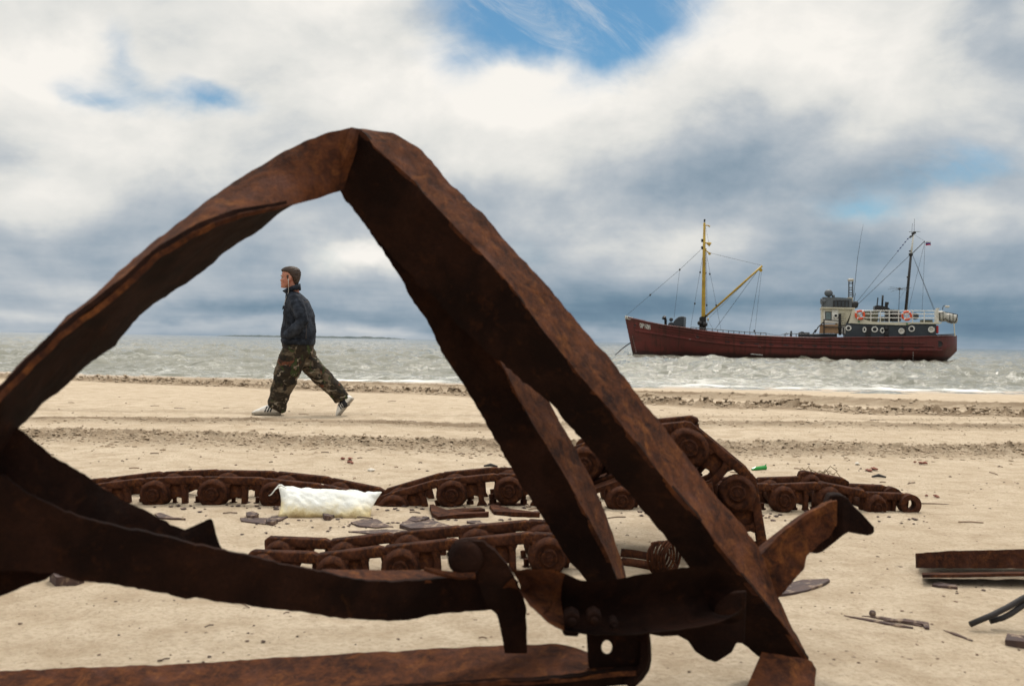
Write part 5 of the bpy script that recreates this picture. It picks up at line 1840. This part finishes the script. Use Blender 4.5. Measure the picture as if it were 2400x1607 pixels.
for pts, r in ((((1643, 585, 0), (1593, 632, 0), (1524, 691, 0), (1466, 741, 0)), .015), (((1666, 593, 0), (1730, 609, 0), (1786, 622, 0)), .014), (((1647, 600, 0), (1628, 712, -1.5), (1619, 765, -2.5)), .013), (((1655, 592, 0), (1679, 715, -1.6), (1690, 774, -2.6)), .013), (((1654, 590, 0), (1655, 760, 1.5)), .014), (((1656, 590, 0), (1657, 715, 1.6), (1659, 770, 2.4)), .013), (((1593, 632, 0), (1580, 744, 0)), .012), (((1776, 634, -.5), (1675, 773, -.8)), .018), (((1773, 636, -.5), (1662, 745, -.3)), .012), (((1780.5, 638, -.5), (1756, 778, -.5)), .014), (((1784.5, 638, -.5), (1769, 781, -.5)), .011), (((1658, 748, 0), (1672, 772, -.5)), .012), (((1653, 528, 0), (1661, 568, 0)), .010), (((1796, 781, -2.5), (1825, 786, -2.5), (1845, 780, -2.4)), .02), (((1835, 786, -2.6), (1848, 783, -2.5)), .02)):
    stube(pts, r, M['wire'], 'stay_wire', seg=5)
mb = MB()
for u, v, y in ((1593, 632, 0), (1524, 691, 0), (1641, 638, -.6), (1628.5, 711, -1.5), (1663.5, 642, -.6), (1678.5, 715, -1.6), (1653.5, 640, 1), (1656.5, 715, 1.5), (1768, 775, -.5)):
    mb.ball(S(u, v, y), (.08, .08, .11), seg=6, rows=4)
mb.build('turnbuckles', M['black_ship'], ship)
# fore deck gear
mb = MB()
mb.tube([S(1560, 764, -.5), S(1560, 750, -.5), S(1558, 746, -.5), S(1556, 744, -.6)], [.12, .12, .16, .22], 10)
mb.build('cowl_vent', M['black_ship'], ship, smooth=True)
mb = MB()
mb.tube([S(1573, 762, -1.2), S(1573, 762, .6)], .30, 12)
mb.tube([S(1573, 749, -1.0), S(1573, 749, .4)], .19, 10)
spoly(mb, [(1578, 763), (1578, 754), (1583, 748), (1590, 742.5), (1597, 741), (1603, 741.5), (1602, 766)], -1.3, .8)
mb.build('anchor_winch', M['grey_ship'], ship, bevel=.05)
mb = MB()
for u in (1467, 1471, 1476, 1481):
    mb.ball(S(u, 742.5 + (u - 1466) * .24, -.25), (.09, .09, .13), seg=6, rows=4)
mb.tube([S(1465, 746, -.1), S(1484, 748.5, -.5)], .05, 5)
mb.build('bow_fairlead', M['raft'], ship)
for i in range(15):
    u = 1619 + i * 12.6
    v = 769 + (u - 1619) * .083 - .00009 * (u - 1619) ** 2
    stube([(u, v + 5, -2.7), (u, v - 1.5, -2.7)], .03, M['black_ship'], 'rail_post')
stube([(1619, 766.5, -2.7), (1660, 770.5, -2.7), (1700, 774, -2.7), (1750, 778, -2.7), (1796, 780.5, -2.7)], .035, M['black_ship'], 'deck_rail', seg=5)
stube([(1840, 782, -2.7), (1850, 781.5, -2.7), (1920, 784, -2.7)], .035, M['black_ship'], 'deck_rail', seg=5)
for u in (1840, 1852, 1866, 1880, 1894, 1908):
    stube([(u, 791, -2.7), (u, 782, -2.7)], .03, M['black_ship'], 'rail_post')
spoly(MB(), [(1767, 786), (1772, 784.5), (1835, 788), (1838, 792), (1767, 792)], -1.9, 1.9).build('hatch_cover', M['tan'], ship)
mb = MB()
sbox(mb, 1852, 1856.5, 775, 792, -1.5, -.9)
sbox(mb, 1871, 1898, 778.5, 792, -1.6, .6)
sbox(mb, 1876, 1884, 776.5, 792, -1.7, -1.2)
sbox(mb, 1900, 1962, 782, 792, -2.0, 1.5)
mb.build('deck_stores', M['grey_ship'], ship, bevel=.05)
spoly(MB(), [(1921, 781), (1922.5, 760), (1964, 760), (1964.5, 781)], -2.2, -1.0).build('plywood_box', M['tan'], ship)
for pts in (((1910, 780, -2.3), (1918, 766, -2.3), (1931, 754, -2.3)), ((1931.5, 748, -2.3), (1931.5, 782, -2.3)), ((1931.5, 766, -2.3), (1977, 767.5, -2.3)), ((1931.5, 749, -2.3), (1964, 752, -2.3)), ((1905, 783, -2.3), (1912, 772, -2.3)), ((1977, 767, -2.3), (1977, 786, -2.3))):
    stube(pts, .05, M['black_ship'], 'hand_rail', seg=5)
# ------------------------------------------------------------------ the walking man
PD = 11.9


GROUND_LIFT = 0.0


def H(u, v, y=0.0):
    return at(u, v, PD + y) + Vector((0, 0, GROUND_LIFT))


PX = PD / F
_soles = at(625, 970, PD - .1)
GROUND_LIFT = max(-.02, min(.05, ground_z(_soles.x, _soles.y) + .004 - _soles.z))
print('lift', GROUND_LIFT)
man = empty('person', ground(700, 968), 'person in dark denim jacket and camouflage trousers walking left with earphones in', 'person')
k = NT('skin')
k.set('Base Color', k.mix(k.ramp(k.noise(18, 4, .6), [(.4, 0.0), (.65, 1.0)]), (.44, .20, .135), (.36, .14, .10)))
k.set('Roughness', .5)
k.b.inputs['Subsurface Weight'].default_value = .12
k.b.inputs['Subsurface Radius'].default_value = (.01, .004, .002)
M['skin'] = k.m
M['hair'] = paint('brown_hair', (.026, .014, .009), (.050, .028, .017), 40, .6, .004, 120)
k = NT('dark_denim')
d1 = k.noise(9, 6, .65)
k.set('Base Color', k.mix(k.ramp(d1, [(.42, 0.0), (.70, 1.0)]), (.009, .012, .019), (.045, .056, .078)))
k.set('Roughness', .85)
k.set('Specular IOR Level', .2)
n1 = k.bump(k.noise(9, 5, .6, .8), .02, .8)
k.bump(k.noise(120, 3, .6), .002, .5, n1)
M['denim'] = k.m
M['seam'] = paint('seam_thread', (.05, .045, .05), (.08, .06, .05), 10, .8)
k = NT('camouflage')
vo = lambda s, lo, hi, st=None: k.ramp(k.noise(s, 5, .62, .8, stretch=st), [(lo, 0.0), (hi, 1.0)])
c = k.mix(vo(4.6, .46, .52), (.026, .019, .012), (.105, .080, .053))
c = k.mix(vo(7.5, .52, .56), c, (.016, .013, .010))
c = k.mix(vo(7, .57, .61, (1.6, 1, .8)), c, (.036, .048, .018))
c = k.mix(vo(11, .59, .63, (.8, 1, 1.7)), c, (.25, .21, .16))
c = k.mix(vo(6.3, .60, .64), c, (.13, .048, .027))
k.set('Base Color', c)
k.set('Roughness', .85)
k.set('Specular IOR Level', .2)
k.bump(k.noise(8, 4, .6, .6), .02, .7)
M['camo'] = k.m
M['shoe'] = paint('shoe_leather', (.80, .78, .73), (.62, .57, .49), 14, .6, lo=.45, hi=.75)
M['sole'] = paint('shoe_sole', (.34, .30, .24), (.20, .17, .13), 16, .8)
M['stripe'] = paint('shoe_stripe', (.012, .014, .022), None, 6, .5)
M['cord'] = paint('earphone_cord', (.50, .47, .43), None, 6, .5)


def ring(c, rx, ry, n=20, tilt=0.0, sq=2.2):
    """flat ellipse round c: rx along the walk, ry across, tilted about the cross axis"""
    r = []
    for i in range(n):
        a = i * 2 * PI / n
        x = math.copysign(abs(math.cos(a)) ** (2 / sq), math.cos(a)) * rx
        y = math.copysign(abs(math.sin(a)) ** (2 / sq), math.sin(a)) * ry
        r.append(c + Vector((x * math.cos(tilt), y, x * math.sin(tilt))))
    return r


# ---- head and body, one continuous skin
hb = MB()
hx, hz = H(679.5, 674.5).x, H(679.5, 674.0).z
HY = PD


def head_ring(z, f, b, w, dz=0.0, n=24):
    r = []
    cx = (f + b) / 2
    for i in range(n):
        a = i * 2 * PI / n
        ca, sa = math.cos(a), math.sin(a)
        e = .85 if ca < 0 else 1.0
        x = cx + ca * (b - f) / 2
        y = math.copysign(abs(sa) ** e, sa) * w * (1 - (.12 if ca < -.3 else 0) * abs(ca))
        r.append(Vector((hx + x, HY + y, hz + z + dz * ca)))
    return r


HD = [(.000, -.088, -.020, .026), (.012, -.102, .005, .040), (.030, -.103, .030, .052), (.050, -.102, .052, .060), (.072, -.098, .072, .066), (.095, -.094, .086, .070),
      (.120, -.090, .096, .073), (.143, -.097, .101, .075), (.165, -.100, .103, .076), (.190, -.094, .101, .074), (.212, -.078, .092, .067), (.230, -.050, .074, .054), (.243, -.014, .048, .034), (.249, .008, .030, .014)]
hb.rings([head_ring(*q) for q in HD])
hp = lambda x, y, z: Vector((hx + x, HY + y, hz + z))
hb.rings([[hp(-.092, .010 * s, .135) for s in (-1, 1, 1, -1)], [hp(x, y, .118) for x, y in ((-.100, -.010), (-.100, .010), (-.085, .014), (-.085, -.014))],
          [hp(x, y, .096) for x, y in ((-.117, -.012), (-.117, .012), (-.085, .018), (-.085, -.018))], [hp(x, y, .088) for x, y in ((-.118, -.013), (-.118, .013), (-.085, .018), (-.085, -.018))],
          [hp(x, y, .076) for x, y in ((-.104, -.012), (-.104, .012), (-.085, .016), (-.085, -.016))]])
hb.ball(hp(-.101, 0, .059), (.011, .024, .007))
hb.ball(hp(-.099, 0, .046), (.011, .021, .007))
hb.ball(hp(-.097, 0, .018), (.013, .026, .016))
hb.ball(hp(-.092, -.034, .142), (.012, .030, .009))
hb.ball(hp(-.092, .034, .142), (.012, .030, .009))
for s in (-1, 1):
    hb.ball(hp(.012, .077 * s, .108), (.020, .010, .034), Matrix.Rotation(.25, 3, 'Y'))
    hb.ball(hp(.004, .074 * s, .085), (.012, .009, .014))
    hb.ball(hp(-.070, .040 * s, .092), (.028, .024, .024))
hb.tube([hp(.020, 0, .070), H(688, 672), H(691, 686), H(694, 704)], [.058, .055, .055, .06], 16)
hb.rings([ring(H(693, 703), .06, .13), ring(H(697, 718), .11, .17), ring(H(700, 742), .13, .16), ring(H(700, 770), .12, .15), ring(H(700, 796), .12, .15), ring(H(702, 815), .11, .145)])
hb.tube([H(693, 706, -.14), H(700, 728, -.21), H(710, 752, -.24), H(694, 768, -.22), H(676, 778, -.17)], [.055, .05, .042, .036, .03], 12)
hb.tube([H(693, 706, .14), H(700, 728, .21), H(708, 752, .24), H(692, 768, .22), H(676, 778, .17)], [.055, .05, .042, .036, .03], 12)
hb.tube([H(697, 808, -.08), H(684, 842, -.10), H(668, 878, -.10), H(658, 915, -.10), H(648, 956, -.10), H(630, 964, -.10)], [.085, .08, .058, .056, .036, .03], 14)
hb.tube([H(706, 808, .08), H(722, 842, .10), H(745, 872, .10), H(775, 905, .10), H(803, 934, .10), H(795, 952, .10)], [.085, .08, .058, .045, .034, .028], 14)
body = fused(hb, 'body', M['skin'], man, .0075, 3)
# eyes, brow
for s in (-1, 1):
    MB().ball(hp(-.088, .033 * s, .124), (.010, .013, .009), seg=10).build('eye', paint('eye_white', (.5, .47, .44), None, 5, .3), man, smooth=True)
    MB().ball(hp(-.0955, .034 * s, .124), (.004, .006, .006), seg=8).build('iris', M['stripe'], man, smooth=True)
    MB().tube([hp(-.101, .018 * s, .140), hp(-.102, .034 * s, .146), hp(-.090, .056 * s, .143)], [.003, .005, .003], 6).build('eyebrow', M['hair'], man)
# hair: short crop, fringe brushed forward
hr = MB()
hr.rings([head_ring(.040, .060, .088, .040), head_ring(.062, .045, .098, .056), head_ring(.085, .034, .108, .070), head_ring(.105, .026, .116, .080), head_ring(.128, .014, .122, .083), head_ring(.145, -.012, .126, .0845), head_ring(.165, -.036, .128, .085), head_ring(.185, -.064, .128, .085),
          head_ring(.196, -.098, .127, .084), head_ring(.214, -.109, .121, .080), head_ring(.234, -.092, .104, .068), head_ring(.251, -.058, .078, .050), head_ring(.261, -.018, .044, .026)])
hr.tube([hp(-.012, -.066, .150), hp(-.010, -.071, .120), hp(-.006, -.070, .098)], [.018, .014, .008], 8)
hr.tube([hp(-.012, .066, .150), hp(-.010, .071, .120), hp(-.006, .070, .098)], [.018, .014, .008], 8)
hair = fused(hr, 'hair', M['hair'], man, .006, 1, bump=lambda p: .005 * mnoise.noise(Vector((p.x * 28, p.y * 60, p.z * 60))))

# ---- jacket
jk = MB()
TR_ = [(679, 676, 703, .085, -.25), (688, 672, 711, .125, -.2), (697, 671, 719, .185, -.12), (707, 670, 725, .215, -.08), (722, 668, 732, .225, -.04), (738, 665.5, 736, .225, 0), (756, 662, 739, .220, 0), (774, 659.5, 740, .215, 0), (788, 659, 739, .205, 0), (797, 662, 737.5, .195, 0), (803, 664, 736, .19, 0)]
jk.rings([ring(H((a + b) / 2, v), (b - a) / 2 * PX, w, 24, t) for v, a, b, w, t in TR_])
jk.tube([H(693, 698, -.155), H(697, 712, -.215), H(704, 732, -.255), H(709, 752, -.275), H(700, 764, -.275), H(686, 775, -.245), H(672, 784, -.20)], [.085, .088, .080, .074, .070, .062, .060], 14)
jk.tube([H(693, 698, .155), H(697, 712, .215), H(704, 732, .255), H(709, 752, .275), H(700, 764, .275), H(686, 775, .245), H(672, 784, .20)], [.085, .088, .080, .074, .070, .062, .060], 14)


def folds(p):
    return .013 * mnoise.noise(Vector((p.x * 9 + p.z * 5, p.y * 6, p.z * 7))) + .007 * mnoise.noise(Vector((p.x * 24, p.y * 18, p.z * 13 + p.x * 14))) + .003 * mnoise.noise(p * 60)


jacket = fused(jk, 'jacket', M['denim'], man, .011, 3, bump=folds)
# standing collar, open at the front
cl = MB()
cr0, cr1 = [], []
for i in range(21):
    a = math.radians(-158 + 316 * i / 20)          # starts and ends at the front opening
    b_ = H(688, 681)
    f_ = max(0, -math.cos(a))
    cr0.append(b_ + Vector((math.cos(a) * .088, math.sin(a) * .105, .016 * math.cos(a) - .022 * f_)))
    cr1.append(b_ + Vector((math.cos(a) * .080 - .058 * f_ ** 2, math.sin(a) * (.090 + .035 * f_), .058 + .034 * math.cos(a) - .032 * f_ ** 2)))
n_ = 21
inn = [p.lerp(H(688, 674), .10) for p in cr0], [p.lerp(H(688, 672), .10) for p in cr1]
Fc = []
for i in range(n_ - 1):
    Fc += [(i, i + 1, n_ + i + 1, n_ + i), (2 * n_ + i, 3 * n_ + i, 3 * n_ + i + 1, 2 * n_ + i + 1), (n_ + i, n_ + i + 1, 3 * n_ + i + 1, 3 * n_ + i), (i, 2 * n_ + i, 2 * n_ + i + 1, i + 1)]
Fc += [(0, n_, 3 * n_, 2 * n_), (n_ - 1, 3 * n_ - 1, 4 * n_ - 1, 2 * n_ - 1)]
cl.add(cr0 + cr1 + inn[0] + inn[1], Fc).build('collar', M['denim'], jacket, smooth=True)
# hem band, seams and breast pocket flap
hm = MB()
hm.rings([ring(H(699, 793), 39.5 * PX, .212, 24), ring(H(699, 797), 39.8 * PX, .212, 24), ring(H(699.5, 803), 38.2 * PX, .204, 24), ring(H(700, 806.5), 36.6 * PX, .196, 24)])
hm.build('hem_band', M['denim'], jacket, smooth=True)
mb = MB()
mb.tube([H(678, 694, -.10), H(684, 691, -.16), H(692, 691, -.22), H(700, 697, -.255), H(706, 707, -.262)], .0035, 5)
mb.tube([H(713, 707, -.20), H(719, 706, -.165), H(724, 704, -.10)], .004, 5)
mb.tube([H(714, 712, -.232), H(717, 740, -.235), H(718, 770, -.222), H(717, 792, -.205)], .0035, 5)
mb.build('seam', M['seam'], jacket)
mb = MB()
mb.prism([H(663, 716, -.13), H(671, 713, -.17), H(672, 721, -.17), H(662, 724, -.135)], (-.01, .025, 0))
mb.build('pocket_flap', M['denim'], jacket, bevel=.004)

# ---- trousers, wide and creased
tr = MB()
tr.rings([ring(H(699, 797), 36.5 * PX, .185, 22), ring(H(699, 810), 36.5 * PX, .19, 22), ring(H(699, 826), 36 * PX, .19, 22), ring(H(697, 838), 31 * PX, .18, 22)])
NL = [(694, 812, 31, .135, 0), (686, 835, 31.5, .135, .1), (681, 853, 31, .13, .15), (673, 874, 29.5, .125, .2), (666, 895, 26, .12, .2), (660, 912, 24, .115, .2), (655, 928, 23, .115, .2), (650, 943, 22.5, .115, .22), (649, 952, 21.5, .112, .30), (651, 960, 17, .10, .38)]
tr.rings([ring(H(u, v, -.085), r * PX, w, 20, -t) for u, v, r, w, t in NL])
FL = [(706, 812, 28, .135, 0), (714, 830, 27, .13, -.25), (722, 846, 25.5, .125, -.4), (733, 861, 24, .12, -.55), (746, 873, 23.5, .12, -.7), (760, 887, 22, .115, -.75), (774, 901, 20.5, .11, -.75), (786, 913, 19, .105, -.7), (795, 923, 18, .10, -.5), (799, 930, 17.5, .095, -.4), (803, 937, 16.5, .085, -.4)]
tr.rings([ring(H(u, v, .085), r * PX, w, 20, -t) for u, v, r, w, t in FL])


def creases(p):
    return .012 * mnoise.noise(Vector((p.x * 6, p.y * 6, p.z * 8))) + .010 * mnoise.noise(Vector((p.x * 14 + p.z * 9, p.y * 11, p.z * 17))) + .004 * mnoise.noise(p * 45)


fused(tr, 'trousers', M['camo'], man, .012, 2, bump=creases)


# ---- shoes
MB().tube([H(803, 932, .09), H(808, 944, .085), H(812, 952, .085)], [.060, .052, .048], 12).build('sock', M['stripe'], man, smooth=True)
def shoe(heel, toe, yc, up_sign=1):
    """built along heel -> toe, sole plane given by those two points"""
    a, b = H(*heel, yc), H(*toe, yc)
    x = (b - a)
    ln = x.length
    x.normalize()
    y = Vector((0, 1, 0))
    z = x.cross(y)
    if z.z < 0 and up_sign > 0: z = -z
    y = z.cross(x)
    q = lambda s, w, h: a + x * (s * ln) + y * w + z * h
    secs = [(-.02, .022, .02, .060), (.03, .034, .018, .092), (.12, .042, .017, .118), (.25, .043, .017, .122), (.38, .044, .017, .122), (.50, .047, .017, .112), (.63, .050, .017, .094), (.76, .051, .017, .074), (.88, .047, .018, .058), (.97, .032, .021, .038), (1.01, .014, .025, .032)]
    up = MB()
    rs = []
    for s, w, h0, h1 in secs:
        r = []
        for i in range(14):
            an = i * 2 * PI / 14
            ca, sa = math.cos(an), math.sin(an)
            r.append(q(s, math.copysign(abs(ca) ** .8, ca) * w * (1 - .35 * max(0, sa)), (h0 + h1) / 2 + math.copysign(abs(sa) ** .75, sa) * (h1 - h0) / 2))
        rs.append(r)
    up.rings(rs)
    o = up.build('shoe', M['shoe'], man, smooth=True)
    so = MB()
    ol = [(-.03, .018), (.02, .036), (.15, .041), (.35, .038), (.55, .045), (.75, .052), (.90, .047), (1.0, .030), (1.03, .010)]
    loop = [q(s, w, 0) for s, w in ol] + [q(s, -w, 0) for s, w in ol[::-1]]
    so.prism(loop, z * .024)
    so.build('sole', M['sole'], o, bevel=.004)
    for i in range(3):
        for sd_ in (-1, 1):
            s0 = .34 + i * .095
            P = [q(s0, sd_ * .047, .034), q(s0 - .04, sd_ * .044, .065), q(s0 - .08, sd_ * .036, .098)]
            MB().tube(P, .0085, 6, ry=.004, up=x).build('stripe', M['stripe'], o)
    lc = MB()
    for i in range(4):
        s0 = .42 + i * .07
        lc.tube([q(s0, -.028, .084 - i * .006), q(s0 + .01, 0, .100 - i * .008), q(s0, .028, .084 - i * .006)], .004, 5)
    lc.build('laces', M['cord'], o)
    return o


shoe((657, 970), (592, 969.5), -.10)
# the trailing foot: heel lifted, toes on the sand
a_, b_ = H(829, 934, .085), H(795, 975, .085)


def shoe_rear():
    x = (b_ - a_)
    ln = x.length * 1.10
    x.normalize()
    y = Vector((0, 1, 0))
    z = Vector((-x.z, 0, x.x)) * -1
    if z.x > 0: z = -z
    q = lambda s, w, h: a_ + x * (s * ln) + y * w + z * h
    return q, x, z


def shoe_from(q, x, z):
    secs = [(-.02, .022, .02, .060), (.03, .034, .018, .094), (.12, .044, .017, .122), (.25, .046, .017, .128), (.38, .047, .017, .124), (.50, .050, .017, .112), (.63, .052, .017, .094), (.76, .052, .017, .076), (.88, .048, .018, .060), (.97, .032, .021, .038), (1.01, .014, .025, .032)]
    up = MB()
    rs = []
    for s, w, h0, h1 in secs:
        rs.append([q(s, math.copysign(abs(math.cos(an)) ** .8, math.cos(an)) * w * (1 - .35 * max(0, math.sin(an))), (h0 + h1) / 2 + math.copysign(abs(math.sin(an)) ** .75, math.sin(an)) * (h1 - h0) / 2) for an in [i * 2 * PI / 14 for i in range(14)]])
    up.rings(rs)
    o = up.build('shoe', M['shoe'], man, smooth=True)
    ol = [(-.03, .018), (.02, .036), (.15, .041), (.35, .038), (.55, .045), (.75, .052), (.90, .047), (1.0, .030), (1.03, .010)]
    MB().prism([q(s, w, 0) for s, w in ol] + [q(s, -w, 0) for s, w in ol[::-1]], z * .024).build('sole', M['sole'], o, bevel=.004)
    for i in range(4):
        s0 = .34 + i * .085
        MB().tube([q(s0, -.050, .034), q(s0 - .04, -.048, .065), q(s0 - .08, -.038, .100)], .0085, 6, ry=.004, up=x).build('stripe', M['stripe'], o)


shoe_from(*shoe_rear())
# ---- earphones
ep = MB()
ep.tube([hp(.000, -.083, .092), hp(.002, -.092, .070), hp(.004, -.090, .030), H(676, 684, -.115), H(671, 694, -.120), H(668, 706, -.14), H(664, 716, -.12)], [.006, .0035, .003, .0025, .0025, .0025, .0025], 6)
ep.ball(hp(.000, -.082, .098), .010, seg=8)
ep.build('earphone_cord', M['cord'], man, smooth=True)
